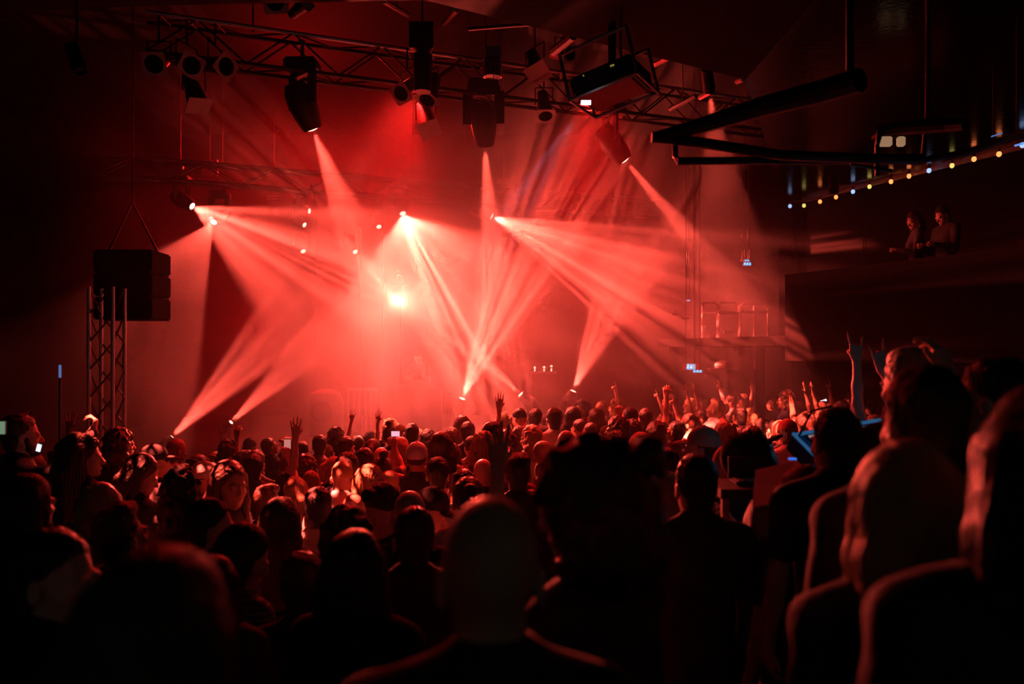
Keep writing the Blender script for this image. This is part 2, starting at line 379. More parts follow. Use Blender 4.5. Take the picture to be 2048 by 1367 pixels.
# arm poses: direction of upper arm, of forearm, of hand, palm normal, hand shape
ARMS = {
 'down':  ((.16, .02, -1), (.04, .22, -1), (.0, .15, -1), (-1, .1, 0), 'relaxed'),
 'front': ((.25, .25, -1), (-.55, .95, .25), (-.5, .8, .4), (0, -.2, -1), 'fist'),
 'wave':  ((.55, .15, .9), (.05, .1, 1), (.02, .0, 1), (0, 1, 0), 'open'),
 'up':    ((.25, .3, 1), (-.1, .25, 1), (-.05, .2, 1), (0, 1, .1), 'open'),
 'high':  ((.5, .35, .75), (.1, .15, 1), (.1, .1, 1), (.3, .9, 0), 'relaxed'),
 'horns': ((.4, .35, .65), (-.15, .15, 1), (-.1, .1, 1), (0, 1, 0), 'horns'),
 'phone': ((.3, .75, .05), (-.45, .45, 1), (-.3, .3, 1), (-.3, -.9, .2), 'grip'),
 'bent':  ((.3, .1, -1), (-.25, .8, .7), (-.2, .3, 1), (-.3, .7, .1), 'relaxed'),
 'point': ((.5, .5, .55), (.25, .4, 1), (.1, .3, 1), (0, 1, 0), 'point'),
 'hip':   ((.75, -.15, -.75), (-.75, .45, -.5), (-.5, .5, -.3), (-.6, .1, -.6), 'relaxed'),
}
def unit(v): v = np.array(v, float); return v/np.linalg.norm(v)
def arm_points(side, pose, sh):
    ua, fa, hd, pn, shape = ARMS[pose]
    f = np.array([side, 1, 1])
    E = sh+unit(np.array(ua)*f)*.285; W = E+unit(np.array(fa)*f)*.25
    return E, W, unit(np.array(hd)*f), unit(np.array(pn)*f), shape
def hand(Fd, W, d, n, side, shape, s=1.0):
    n = unit(n-d*np.dot(n, d)); t = np.cross(d, n)*-side      # t points to the thumb's side
    Fd.cap(W-d*.01, W+d*.025, .026*s, .026*s, .015)
    kn = []
    for i, off in enumerate((.032, .011, -.011, -.031)):       # knuckles: index .. little
        K = W+d*(.092-.006*abs(i-1)*1.2)+t*off; kn.append(K)
        Fd.cap(W+d*.02+t*off*.6, K, .0135*s, .0125*s, .012)
    curl = {'open': (4, 2, 4, 8), 'relaxed': (28, 34, 38, 42), 'fist': (82, 84, 86, 88), 'horns': (5, 85, 85, 8), 'grip': (55, 58, 60, 62), 'point': (3, 80, 84, 86)}[shape]
    spread = {'open': (10, 3, -5, -13), 'horns': (7, 0, 0, -12)}.get(shape, (3, 1, -1, -4))
    for i, K in enumerate(kn):
        L = (.042, .047, .043, .034)[i]; p = K; a = math.radians(curl[i]); sp = math.radians(spread[i])
        base = unit(d*math.cos(sp)+t*math.sin(sp)); tot = 0
        for j, l in enumerate((L, L*.62, L*.5)):
            tot += a*(1, .95, .6)[j]
            q = p+(base*math.cos(tot)+n*math.sin(tot))*l
            Fd.cap(p, q, (.0095, .0086, .0078)[j]*s, (.0086, .0078, .0066)[j]*s, .004); p = q
    T0 = W+d*.028+t*.022; out = .75 if shape == 'open' else .5
    if shape in ('fist', 'horns', 'point'): T1 = T0+unit(d*.8+t*.45+n*.5)*.042; T2 = T1+unit(d*.3-t*.5+n*.6)*.04
    else: T1 = T0+unit(d*.75+t*out+n*.25)*.045; T2 = T1+unit(d*.9+t*out*.6+n*.25)*.035
    Fd.cap(T0, T1, .0135*s, .011*s, .01); Fd.cap(T1, T2, .0105*s, .0085*s, .004)

def head_prims(Fd, R, fem):
    def T(p): return np.array(R @ Vector(p))+PIV
    e = lambda c, r, k=.02, op='add': Fd.ell(T(c), r, k, op, R)
    e((0, -.014, .152), (.075, .095, .094)); e((0, .030, .095), (.060, .066, .086), .025)
    e((0, .036, .044), (.046 if fem else .051, .052, .038), .02); e((0, .078, .022), (.020, .018, .017), .016)
    for s in (-1, 1):
        e((s*.043, .058, .086), (.020, .022, .018), .018)                       # cheekbone
        e((s*.030, .086, .128), (.024, .014, .010), .012)                       # brow
        e((s*.031, .107, .110), (.017, .017, .011), .008, 'sub')                # socket
        e((s*.030, .083, .110), (.0125, .0125, .0115), .003)                    # eyeball
        e((s*.030, .091, .1175), (.0145, .008, .0045), .003)                    # lid
        e((s*.079, -.008, .104), (.011, .020, .032), .006)                      # ear
        e((s*.088, -.001, .106), (.007, .010, .017), .004, 'sub')
        e((s*.010, .104, .078), (.008, .010, .007), .004)                       # nostril wing
    Fd.cap(T((0, .088, .122)), T((0, .114, .082)), .009, .0115, .008)           # nose
    e((0, .094, .0555), (.022, .010, .0050), .004); e((0, .093, .0455), (.018, .010, .0058), .004)
    Fd.cap(T((0, -.012, .06)), np.array([0, -.028, 1.42]), .044 if fem else .052, .052 if fem else .064, .03)

SHO = lambda fem: (.165 if fem else .19)
def torso(Fd, fem, off=0.0, k=.04, legs=False):
    o = off
    if fem:
        Fd.cap((-.05, 0, 1.34), (.05, 0, 1.34), .105+o, .105+o, k, sq=1.25)
        Fd.ell((0, 0, 1.26), (.125+o, .095+o, .17), k); Fd.ell((0, 0, 1.12), (.108+o, .082+o, .14), k)
        Fd.ell((0, -.01, .97), (.155+o, .110+o, .14), k)
        for s in (-1, 1): Fd.ell((s*.062, .075, 1.265), (.058+o*.6, .052+o*.6, .056+o*.6), .025)
    else:
        Fd.cap((-.07, 0, 1.33), (.07, 0, 1.33), .118+o, .118+o, k, sq=1.2)
        Fd.ell((0, 0, 1.25), (.155+o, .108+o, .19), k); Fd.ell((0, 0, 1.10), (.135+o, .098+o, .15), k)
        Fd.ell((0, 0, .97), (.150+o, .105+o, .14), k)
    s0 = SHO(fem)
    for s in (-1, 1):
        Fd.cap((s*.04, -.015, 1.445), (s*s0, -.005, 1.405), .036+o, .050+o, k)     # shoulder line
        Fd.cap((0, -.025, 1.488), (s*s0*.75, -.01, 1.425), .036+o*.7, .036+o, .04)      # trapezius
def legs_(Fd, fem, off=0.0, k=.03, ankle=.06):
    o = off
    for s in (-1, 1):
        Fd.cap((s*.085, -.01, .93), (s*.095, .015, .50), .088+o, .056+o, k)
        Fd.cap((s*.095, .015, .50), (s*.10, -.02, ankle+.02), .054+o, .036+o*1.3, .02)
        Fd.ell((s*.097, -.03, .36), (.046+o, .05+o, .10), .03)
def arms_(Fd, fem, poses, off=0.0, upto=3, k=.025, cutat=1.0):
    out = []
    for s, ps in ((-1, poses[0]), (1, poses[1])):
        sh = np.array([s*SHO(fem), -.005, 1.395]); E, W, hd, pn, shape = arm_points(s, ps, sh)
        w = .85 if fem else 1.0
        if upto == 1: E2 = sh+(E-sh)*cutat; Fd.cap(sh, E2, .052*w+off, .046*w+off*1.3, k)
        else:
            Fd.cap(sh, E, .050*w+off, .038*w+off, k); Fd.cap(E, E+(W-E)*.45, .038*w+off, .036*w+off, .015)
            if upto == 3 or cutat > .99:
                Fd.cap(E+(W-E)*.4, W, .036*w+off, .025*w+off, .015)
            if upto == 3: hand(Fd, W, hd, pn, s, shape, .9 if fem else 1)
        out.append((W, hd, pn))
    return out
def extent(poses, fem, pad=.12):
    P = [np.array([-.26, -.16, 0]), np.array([.26, .30, 1.78])]
    for s, ps in ((-1, poses[0]), (1, poses[1])):
        sh = np.array([s*SHO(fem), 0, 1.395]); E, W, hd, pn, _ = arm_points(s, ps, sh)
        P += [E, W, W+hd*.19]
    P = np.array(P); return P.min(0)-.06, P.max(0)+.06
def body_mesh(name, fem, poses, head=(0, 0, 0), h=.009, mat=None):
    lo, hi = extent(poses, fem); lo[2] = -.01; Fd = Field(lo, hi, h); R = eul(*head)
    torso(Fd, fem); legs_(Fd, fem); arms_(Fd, fem, poses); head_prims(Fd, R, fem)
    for s in (-1, 1): Fd.cap((s*.10, -.03, .045), (s*.115, .13, .03), .036, .030, .02)
    return Fd.mesh(name, mat), R
def shirt_mesh(name, fem, poses, sleeve='short', h=.01, loose=.012, hem=.90, seed=0, mat=None, neck=.0):
    lo, hi = extent(poses, fem); lo[2] = hem-.02; hi = np.maximum(hi, [0, 0, 1.52]); Fd = Field(lo, hi, h)
    torso(Fd, fem, loose)
    if sleeve == 'short': arms_(Fd, fem, poses, loose, 1, cutat=.55)
    elif sleeve == 'long': arms_(Fd, fem, poses, loose*.9, 2)
    Fd.cap((0, -.01, 1.34), (0, -.022, 1.475), .085 if not fem else .074, .078 if not fem else .066, .03)
    Fd.ruffle(.0045, 34, seed); Fd.cut((0, 0, -1), (0, 0, hem), .005)
    Fd.ell((0, .01, 1.565+neck*-.5), (.066+neck*.5, .070+neck*.3, .080+neck), .006, 'sub')
    if sleeve == 'none':
        for s in (-1, 1): Fd.ell((s*(SHO(fem)+.05), -.005, 1.38), (.07, .14, .13), .01, 'sub')
    return Fd.mesh(name, mat)
def trousers_mesh(name, fem, h=.012, mat=None):
    Fd = Field((-.3, -.22, .04), (.3, .22, 1.04), h)
    Fd.ell((0, -.005, .96), ((.155 if fem else .150)+.012, .122, .13), .03); legs_(Fd, fem, .014, .02)
    Fd.ruffle(.005, 30, 3); Fd.cut((0, 0, 1), (0, 0, 1.0), .005); Fd.cut((0, 0, -1), (0, 0, .07), .004)
    return Fd.mesh(name, mat)
def shoe_mesh(name, s, h=.009, mat=None):
    Fd = Field((-.1+s*.1, -.14, -.02), (.1+s*.1+.02*s, .24, .16), h)
    Fd.cap((s*.10, -.035, .045), (s*.115, .14, .038), .046, .042, .02); Fd.cap((s*.10, -.03, .05), (s*.10, -.025, .10), .046, .044, .02)
    Fd.cut((0, 0, -1), (0, 0, .0), .003)
    return Fd.mesh(name, mat)
# hair in the head's own frame (origin where the head turns on the neck)
def hair_mesh(name, style, h=.007, seed=1, mat=None, length=.25):
    Fd = Field((-.17, -.24, -.06-length), (.17, .17, .34), h)
    if style in ('short', 'crop', 'quiff', 'side'):
        Fd.ell((0, -.020, .160), (.081, .100, .096), .02)
        if style == 'quiff': Fd.ell((0, .045, .235), (.055, .045, .030), .03); Fd.ell((0, -.01, .235), (.06, .07, .03), .03)
        if style == 'side': Fd.ell((.02, .02, .222), (.070, .075, .042), .03)
        Fd.ruffle(.0035 if style != 'crop' else .001, 90, seed, 38, (0, -.03))
        Fd.cut(unit((0, .66, -.75)), (0, .028 if style != 'crop' else .018, .148), .006)
        for s in (-1, 1): Fd.ell((s*.088, .0, .100), (.020, .026, .040), .004, 'sub')
        Fd.cap((0, -.045, .09), (0, -.035, .03), .062, .050, .02) if style != 'crop' else None
        Fd.ell((0, .03, .05), (.075, .06, .07), .006, 'sub')
        Fd.cut((0, 0, -1), (0, 0, .022), .01)
    elif style in ('long', 'bob', 'tail', 'bun', 'wavy', 'topbun', 'curly', 'afro', 'curlybun'):
        big = {'curly': .014, 'curlybun': .026, 'afro': .045, 'wavy': .006}.get(style, 0)
        Fd.ell((0, -.020, .160), (.085+big, .103+big, .097+big), .02)
        L = {'long': length, 'bob': .07, 'wavy': length, 'curly': .12, 'curlybun': .03}.get(style, 0)
        if L:
            for x, y in ((-.062, -.045), (-.03, -.085), (0, -.095), (.03, -.085), (.062, -.045)):
                Fd.cap((x, y+.02, .15), (x*1.25, y-.01, .04), .042+big*.6, .042+big*.7, .03)
                Fd.cap((x*1.25, y-.01, .04), (x*1.35, y-.012, .03-L), .042+big*.6, .034, .03)
            for s in (-1, 1):
                Fd.cap((s*.078, .005, .15), (s*.088, .0, .03), .024+big*.5, .024+big*.6, .02)
                Fd.cap((s*.088, .0, .03), (s*.098, .01, .03-L*.85), .026+big*.5, .018, .02)
        if style == 'tail':
            Fd.cap((0, -.11, .19), (0, -.15, .16), .026, .032, .02); Fd.cap((0, -.15, .16), (0, -.15, .16-length), .034, .016, .02)
        if style in ('bun', 'curlybun'): Fd.ell((0, -.125, .20) if style == 'bun' else (0, -.150, .232), (.042, .038, .040), .012)
        if style == 'topbun': Fd.ell((0, -.05, .285), (.042, .040, .036), .012)
        amp = {'curly': .011, 'curlybun': .010, 'afro': .012, 'wavy': .007}.get(style, .0035)
        Fd.ruffle(amp, 95 if style in ('curly', 'afro', 'curlybun') else 50, seed, 0 if style in ('curly', 'afro', 'curlybun') else 46, (0, -.02))
        # opening of the face
        Fd.ell((0, .085, .080), (.064 if style != 'afro' else .066, .085, .105), .012, 'sub')
        Fd.ell((0, .02, -.02), (.050, .075, .090), .01, 'sub')
        if style in ('bun', 'tail', 'topbun', 'afro'):
            Fd.cut(unit((0, .45, -.89)), (0, .03, .11), .008) if style != 'afro' else Fd.cut((0, 0, -1), (0, 0, .03), .02)
            for s in (-1, 1): Fd.ell((s*.09, .0, .100), (.022, .024, .036), .004, 'sub')
    elif style == 'buzz':
        Fd.ell((0, -.016, .156), (.077, .096, .094), .02)
        Fd.cut(unit((0, .66, -.75)), (0, .018, .155), .006)
        for s in (-1, 1): Fd.ell((s*.088, .0, .100), (.018, .024, .038), .004, 'sub')
    elif style == 'beard':
        Fd.ell((0, .040, .040), (.056, .062, .044), .02); Fd.ell((0, .082, .018), (.03, .026, .026), .02)
        for s in (-1, 1): Fd.cap((s*.066, .02, .10), (s*.052, .045, .04), .012, .02, .02)
        Fd.ruffle(.003, 90, seed)
        Fd.ell((0, .10, .078), (.042, .05, .026), .006, 'sub'); Fd.ell((0, .104, .050), (.021, .02, .009), .004, 'sub')
        Fd.cut((0, -1, 0), (0, -.01, 0), .01); Fd.ell((0, .03, .045), (.045, .05, .034), .004, 'sub')
    elif style == 'brows':
        for s in (-1, 1): Fd.cap((s*.014, .0975, .1265), (s*.043, .088, .130), .0045, .0032, .004)
    return Fd.mesh(name, mat)
def cap_meshes(h=.006, mat=None, back=False):
    Fd = Field((-.12, -.14, .08), (.12, .2, .29), h)
    Fd.ell((0, -.014, .160), (.088, .108, .104), .02); Fd.cut(unit((0, .12, -1)), (0, 0, .145), .004)
    Fd.ell((0, -.014, .268), (.009, .009, .007), .004)
    Fd.ell((0, -.014, .13), (.078, .098, .09), .0, 'sub')
    crown = Fd.mesh('crown', mat)
    Fd = Field((-.12, .0, .08), (.12, .24, .22), h)
    Fd.ell((0, .095, .142), (.078, .095, .030), .0); Fd.ell((0, .09, .128), (.085, .11, .030), .0, 'sub')
    Fd.cut((0, -1, 0), (0, .055, 0), .004)
    return crown, Fd.mesh('brim', mat)
# ------------------------------------------------------------------ people
SKIN = [pm('skin_light', (.62, .40, .30), .5, bump=(60, .08), spec=.4), pm('skin_tan', (.45, .27, .18), .5, bump=(60, .08), spec=.4), pm('skin_brown', (.24, .13, .08), .5, bump=(60, .08), spec=.4)]
HAIRM = {'black': pm('hair_black', (.012, .010, .009), .45, bump=(45, .6), stretch=True), 'brown': pm('hair_brown', (.055, .03, .018), .45, bump=(45, .6), stretch=True),
         'fair': pm('hair_fair', (.38, .25, .13), .5, bump=(45, .6), stretch=True), 'grey': pm('hair_grey', (.35, .34, .32), .5, bump=(45, .6), stretch=True)}
CLOTH = {'black': pm('cloth_black', (.012, .012, .013), .85, bump=(14, .5)), 'charcoal': pm('cloth_charcoal', (.045, .045, .05), .9, bump=(14, .5)),
         'grey': pm('cloth_grey', (.20, .20, .20), .9, bump=(14, .5)), 'white': pm('cloth_white', (.62, .60, .57), .9, bump=(14, .5)),
         'navy': pm('cloth_navy', (.02, .025, .06), .9, bump=(14, .5)), 'red': pm('cloth_red', (.30, .03, .03), .9, bump=(14, .5)),
         'striped': stripes('cloth_striped', (.30, .27, .25), (.035, .03, .03), 34), 'beige': pm('cloth_beige', (.45, .36, .26), .85, bump=(14, .4)),
         'denim': pm('denim', (.03, .04, .07), .9, bump=(20, .4)), 'leather': pm('shoe_leather', (.02, .018, .016), .5)}
CACHE = {}
def cached(key, fn):
    if key not in CACHE: CACHE[key] = fn()
    return CACHE[key]
def child(name, me, root, mat=None, M=None):
    o = bpy.data.objects.new(name, me); COL.objects.link(o); o.parent = root
    if M is not None: o.matrix_local = M
    if mat is not None:
        if not me.materials: me.materials.append(mat)
        o.material_slots[0].link = 'OBJECT'; o.material_slots[0].material = mat
    return o
HEADS = {'ahead': (0, 0, 0), 'left': (0, 0, 38), 'right': (0, 0, -38), 'down': (-28, 0, 0), 'downleft': (-22, 0, 30), 'downright': (-22, 0, -30), 'up': (16, 0, 0), 'tiltl': (-4, -12, 12), 'tiltr': (-4, 12, -12), 'hardleft': (-4, 0, 58), 'bow': (-48, 0, 0)}
HLAB = {'short': 'short-haired', 'crop': 'crop-haired', 'quiff': 'quiff-haired', 'side': 'side-parted', 'buzz': 'buzz-cut', 'bald': 'bald', 'long': 'long-haired', 'bob': 'bob-haired',
        'tail': 'ponytailed', 'bun': 'bun-haired', 'wavy': 'wavy-haired', 'topbun': 'top-bun', 'curly': 'curly-haired', 'afro': 'big-haired', 'curlybun': 'curly-haired'}
def floor_z(x, y):
    if x < .6 and y < 1.9 and x > -1.75: return .65
    if x >= .6 and y < 3.15: return .75
    if x >= .45 and y < 5.1: return .40
    if x <= -1.75 and y < 6.7: return .40
    if y < 3.0: return .40
    if x > 3.6 and 10.5 < y < 13.4: return .12
    return 0.0
def person(x, y, ztop, fem, poses, yaw, head, hair, hcol, shirt, scol, skin, label, group=None, fine=False, cap=None, beard=False, lean=0, hl=.25, seed=1, gz=None):
    root = bpy.data.objects.new('person', None); COL.objects.link(root); root.empty_display_size = .2
    fz = floor_z(x, y) if gz is None else gz
    top = 1.747+{'curly': .012, 'afro': .04, 'topbun': .0, 'quiff': .02, 'curlybun': .012}.get(hair, .007 if hair != 'bald' else -.002)+(.012 if cap else 0)
    s = (ztop-fz)/top; s = max(.86, min(1.13, s))
    root.location = (x, y, fz); root.rotation_euler = (math.radians(-lean), 0, math.radians(yaw)) if not lean else Euler((math.radians(-lean), 0, math.radians(yaw)), 'XYZ')
    root.scale = (s*.98, s*.98, s)
    root['label'] = label; root['category'] = 'person'
    if group: root['group'] = group
    h = .006 if fine else .009
    me, R = cached(('body', fem, poses, head, fine), lambda: body_mesh('body', fem, poses, HEADS[head], h, SKIN[0]))
    child('body', me, root, SKIN[skin])
    sl = shirt
    child('shirt', cached(('shirt', fem, poses, sl, fine, seed % 2), lambda: shirt_mesh('shirt', fem, poses, sl, .008 if fine else .011, .014, .86, seed)), root, CLOTH[scol])
    child('trousers', cached(('trousers', fem), lambda: trousers_mesh('trousers', fem, .013)), root, CLOTH['denim' if seed % 3 else 'black'])
    for sd in (-1, 1): child('shoe', cached(('shoe', sd), lambda: shoe_mesh('shoe', sd, .011)), root, CLOTH['leather'])
    H = Matrix.Translation(Vector(PIV)) @ R.to_4x4()
    if hair != 'bald':
        child('hair', cached(('hair', hair, hl, fine, seed % 3), lambda: hair_mesh('hair', hair, .005 if fine else .008, seed % 3+1, None, hl)), root, HAIRM[hcol], H)
    if beard: child('beard', cached(('hair', 'beard', fine), lambda: hair_mesh('beard', 'beard', .005, 2)), root, HAIRM[hcol], H)
    if cap:
        cr, br = cached('cap', lambda: cap_meshes(.006 if fine else .007))
        RH = H @ Matrix.Rotation(math.radians(180 if cap[1] else 0), 4, 'Z')
        c = child('cap', cr, root, CLOTH[cap[0]], RH); child('brim', br, c, CLOTH[cap[0]], Matrix.Identity(4))
    return root, s
PEOPLE_XY = []
def placed(u, v, d): return (u-1024)/F*d, d, CZ-(v-HV)/F*d
# people one can single out.  u, v of the head's top, distance, ...
FEAT = [
 # u, v, d, fem, (left arm, right arm), yaw, head, hair, hair colour, sleeve, shirt colour, skin, label, extras
 (980, 990, 1.26, 0, ('down', 'down'), 8, 'ahead', 'bald', 'grey', 'short', 'black', 1, 'bald person in black shirt seen from behind, in front of the bun-haired person', {}),
 (1190, 880, 1.70, 1, ('down', 'down'), 50, 'tiltl', 'curlybun', 'black', 'long', 'black', 1, 'dark silhouette with curly hair and small bun beside the bald head', {}),
 (268, 1086, 1.02, 1, ('down', 'down'), 10, 'tiltr', 'long', 'brown', 'long', 'charcoal', 0, 'very close long-haired silhouette filling the lower left corner', {'hl': .30}),
 (714, 1056, 2.40, 1, ('down', 'down'), -12, 'ahead', 'long', 'black', 'short', 'black', 0, 'dark long-haired silhouette in black top left of the bald head', {'hl': .16}),
 (604, 1100, 3.08, 0, ('down', 'bent'), 15, 'ahead', 'short', 'brown', 'short', 'black', 1, 'small round head with a thin red rim below the pale tee', {}),
 (467, 1045, 3.45, 1, ('down', 'front'), -35, 'downright', 'bob', 'black', 'long', 'striped', 0, 'dark-haired person in striped knit jumper looking down', {}),
 (432, 1108, 2.75, 1, ('down', 'front'), -10, 'ahead', 'long', 'black', 'short', 'charcoal', 0, 'long dark straight hair seen from behind, below the striped jumper person', {'hl': .28}),
 (424, 994, 3.92, 0, ('down', 'down'), -25, 'right', 'short', 'black', 'short', 'grey', 0, 'short-haired person in grey tee with head turned right behind striped jumper', {}),
 (562, 992, 4.30, 1, ('down', 'down'), 0, 'ahead', 'long', 'brown', 'long', 'black', 0, 'very long straight hair hanging down beside the pale tee', {'hl': .30}),
 (637, 971, 4.75, 0, ('down', 'down'), 5, 'ahead', 'short', 'black', 'short', 'white', 0, 'back of person in pale tee with short black hair', {}),
 (778, 960, 4.40, 0, ('down', 'down'), 172, 'downright', 'quiff', 'black', 'short', 'black', 0, 'person in black tee facing away from the stage, looking down', {'brows': 1}),
 (868, 1010, 2.95, 0, ('down', 'wave'), 10, 'ahead', 'short', 'black', 'short', 'black', 0, 'blurred raised forearm person just left of the bald head', {'off': 40}),
 (1390, 905, 3.25, 0, ('down', 'down'), 8, 'ahead', 'short', 'black', 'long', 'charcoal', 0, 'back of broad person in charcoal collared shirt with short black hair', {'collar': 1}),
 (1457, 889, 4.25, 0, ('down', 'down'), -5, 'right', 'bald', 'brown', 'short', 'black', 0, 'shaven head in black tee left of the bearded cap wearer', {}),
 (1402, 850, 4.95, 0, ('down', 'bent'), 30, 'left', 'short', 'brown', 'short', 'grey', 0, 'person in pale cap with brim pointing left toward the stage', {'cap': ('beige', 0)}),
 (1622, 848, 3.66, 0, ('front', 'bent'), 66, 'down', 'short', 'black', 'short', 'grey', 0, 'bearded person in backwards dark cap looking down at a white sheet', {'cap': ('black', 1), 'beard': 1, 'lean': 7}),
 (1603, 928, 3.28, 1, ('down', 'down'), 20, 'left', 'long', 'brown', 'short', 'black', 0, 'long-haired person standing between bearded cap wearer and console', {'hl': .24}),
 (1668, 813, 2.85, 0, ('down', 'down'), 10, 'ahead', 'short', 'black', 'short', 'black', 1, 'short-haired person in black tee standing in front of the lit console', {}),
 (1842, 728, 1.86, 0, ('down', 'down'), 5, 'ahead', 'short', 'black', 'long', 'black', 1, 'tall wide dark silhouette hiding the right end of the console', {}),
 (1814, 699, 3.12, 0, ('down', 'down'), 12, 'ahead', 'side', 'grey', 'short', 'charcoal', 0, 'grey-haired head peeking above the tall dark silhouette', {}),
 (1800, 878, 1.48, 1, ('down', 'down'), 8, 'ahead', 'long', 'fair', 'long', 'charcoal', 0, 'close fair long hair glowing red at its left edge, lower right', {'hl': .26}),
 (1980, 712, 2.5, 0, ('reach', 'down'), 6, 'left', 'short', 'black', 'short', 'black', 0, 'person with red-lit ear and one hand raised, at the right', {}),
 (2092, 762, 1.18, 0, ('down', 'down'), -5, 'ahead', 'bob', 'black', 'long', 'black', 1, 'dark head cut by the right picture edge, lit at its jaw', {}),
 (1795, 764, 5.05, 1, ('hornsl', 'hornsr'), 0, 'up', 'long', 'brown', 'none', 'black', 0, 'person throwing both hands up with pointed fingers beside the tall silhouette', {}),
 (45, 826, 5.0, 0, ('down', 'phone'), -55, 'ahead', 'short', 'black', 'long', 'charcoal', 0, 'bearded person in profile at the far left edge', {'beard': 1}),
 (166, 866, 4.55, 1, ('down', 'bent'), -30, 'right', 'wavy', 'brown', 'long', 'black', 0, 'wavy-haired person holding hand to face near the left edge', {}),
 (243, 856, 6.3, 0, ('down', 'down'), -10, 'right', 'curly', 'brown', 'short', 'charcoal', 0, 'curly-haired person standing highest against the dark left tower', {}),
 (270, 905, 4.7, 1, ('front', 'down'), -40, 'downright', 'bob', 'black', 'short', 'black', 0, 'bob-haired person in black looking down in the left crowd', {}),
 (312, 886, 5.4, 0, ('down', 'down'), -35, 'right', 'short', 'black', 'short', 'charcoal', 0, 'person in dark cap dotted with light, left of the floor lamp beam', {'cap': ('black', 0)}),
 (366, 934, 4.3, 1, ('down', 'down'), -10, 'ahead', 'curly', 'black', 'long', 'black', 1, 'big curly black hair and black jacket sprinkled with light dots', {}),
 (412, 950, 5.1, 0, ('down', 'front'), -50, 'right', 'short', 'brown', 'short', 'red', 0, 'person in pale cap and profile, spotted by light at left', {'cap': ('white', 0)}),
 (120, 1056, 2.1, 0, ('down', 'down'), -60, 'right', 'short', 'black', 'long', 'black', 0, 'near dark profile at left whose nose catches red light', {}),
 (60, 945, 3.3, 1, ('down', 'down'), -20, 'ahead', 'long', 'black', 'long', 'black', 0, 'dark long-haired back below the bearded profile at the left edge', {}),
 (1330, 864, 5.3, 0, ('down', 'down'), 5, 'ahead', 'short', 'black', 'short', 'black', 0, 'black short-haired back directly left of the pale cap', {}),
 (1322, 945, 4.1, 1, ('bent', 'down'), 25, 'left', 'wavy', 'fair', 'long', 'charcoal', 0, 'wavy fair-haired person left of the charcoal collared shirt', {}),
 (1250, 995, 2.5, 1, ('down', 'bent'), 15, 'left', 'long', 'brown', 'long', 'red', 0, 'long-haired person half hidden behind the curly bun silhouette', {'off': 40}),
 (1108, 804, 9.3, 0, ('down', 'down'), 10, 'ahead', 'short', 'black', 'short', 'white', 0, 'short-haired person in pale tee close to the stage below the small lamp', {}),
 (936, 842, 9.2, 0, ('down', 'wave'), 0, 'ahead', 'short', 'black', 'short', 'black', 0, 'person with one open hand raised straight up by the stage', {'off': 0}),
 (508, 906, 6.9, 0, ('down', 'wave'), 5, 'ahead', 'short', 'black', 'short', 'charcoal', 0, 'person stretching one bare arm up with thumb spread, front left', {}),
 (1290, 815, 10.0, 0, ('down', 'high'), 20, 'ahead', 'short', 'brown', 'short', 'charcoal', 0, 'person with a limp raised hand below the right beam foot', {}),
 (966, 917, 6.4, 0, ('down', 'down'), 0, 'ahead', 'bald', 'brown', 'short', 'black', 0, 'shaven egg-shaped head in mid-crowd above the bald foreground head', {}),
 (876, 912, 6.0, 0, ('down', 'down'), 0, 'ahead', 'short', 'black', 'short', 'white', 0, 'broad back in pale tee with short dark hair in mid-crowd', {}),
 (1035, 908, 5.6, 0, ('down', 'down'), 8, 'ahead', 'side', 'black', 'long', 'black', 0, 'dark round head in black top left of the curly bun', {}),
 (852, 969, 4.9, 0, ('down', 'down'), -70, 'downright', 'short', 'black', 'short', 'charcoal', 0, 'dark cap wearer in profile between black tee and bald head', {'cap': ('black', 0)}),
 (1577, 812, 7.6, 0, ('down', 'bent'), -12, 'down', 'short', 'brown', 'long', 'white', 0, 'brightly lit person in cap just beyond the console', {'cap': ('red', 0)}),
]
ARMS['reach'] = ((-.75, .8, .2), (-.15, .2, 1), (.1, .3, 1), (.4, .9, 0), 'relaxed')
ARMS['hornsl'] = ((.05, .35, .8), (-.05, .15, 1), (0, .1, 1), (0, 1, 0), 'horns')
ARMS['hornsr'] = ((-.25, .35, .8), (-.55, .15, 1), (-.1, .1, 1), (0, 1, 0), 'horns')
for i, (u, v, d, fem, poses, yaw, head, hair, hc, sl, sc_, sk_, lab, ex) in enumerate(FEAT):
    x, y, zt = placed(u-ex.get('off', 0)*1.0, v, d)
    r, s = person(x, y, zt, fem, poses, yaw, head, hair, hc, sl, sc_, sk_, lab, None, d < 4.6, ex.get('cap'), ex.get('beard', False), ex.get('lean', 0), ex.get('hl', .25), i+1)
    
    for (a_, b_, _) in PEOPLE_XY:
        if ((a_-x)/.45)**2+((b_-y)/.31)**2 < .95: print('CLOSE', lab, round(a_-x, 2), round(b_-y, 2))
    PEOPLE_XY.append((x, y, d))
    if ex.get('brows'):
        R = eul(*HEADS[head]); H = Matrix.Translation(Vector(PIV)) @ R.to_4x4()
        child('eyebrows', cached('brows', lambda: hair_mesh('eyebrows', 'brows', .003, 1)), r, HAIRM[hc], H)
        for sd in (-1, 1):
            b = MB(); b.sphere((sd*.030, .0915, .1095), .0062, 10, 8); b.build('eye', pm_eye, r).matrix_local = H
    if ex.get('collar'):
        b = MB(); b.lathe([(.066, 1.455), (.072, 1.475), (.068, 1.505), (.064, 1.505), (.064, 1.455)], (0, -.018, 0), 24); b.build('collar', CLOTH['charcoal'], r)
    if lab.startswith('dark silhouette with curly'):
        b = MB(); b.torus((-.088, .002, .062), .010, .0018, 16, 6); o = b.build('earring', M_CHROME, r); o.matrix_local = Matrix.Translation(Vector(PIV)) @ eul(*HEADS[head]).to_4x4()
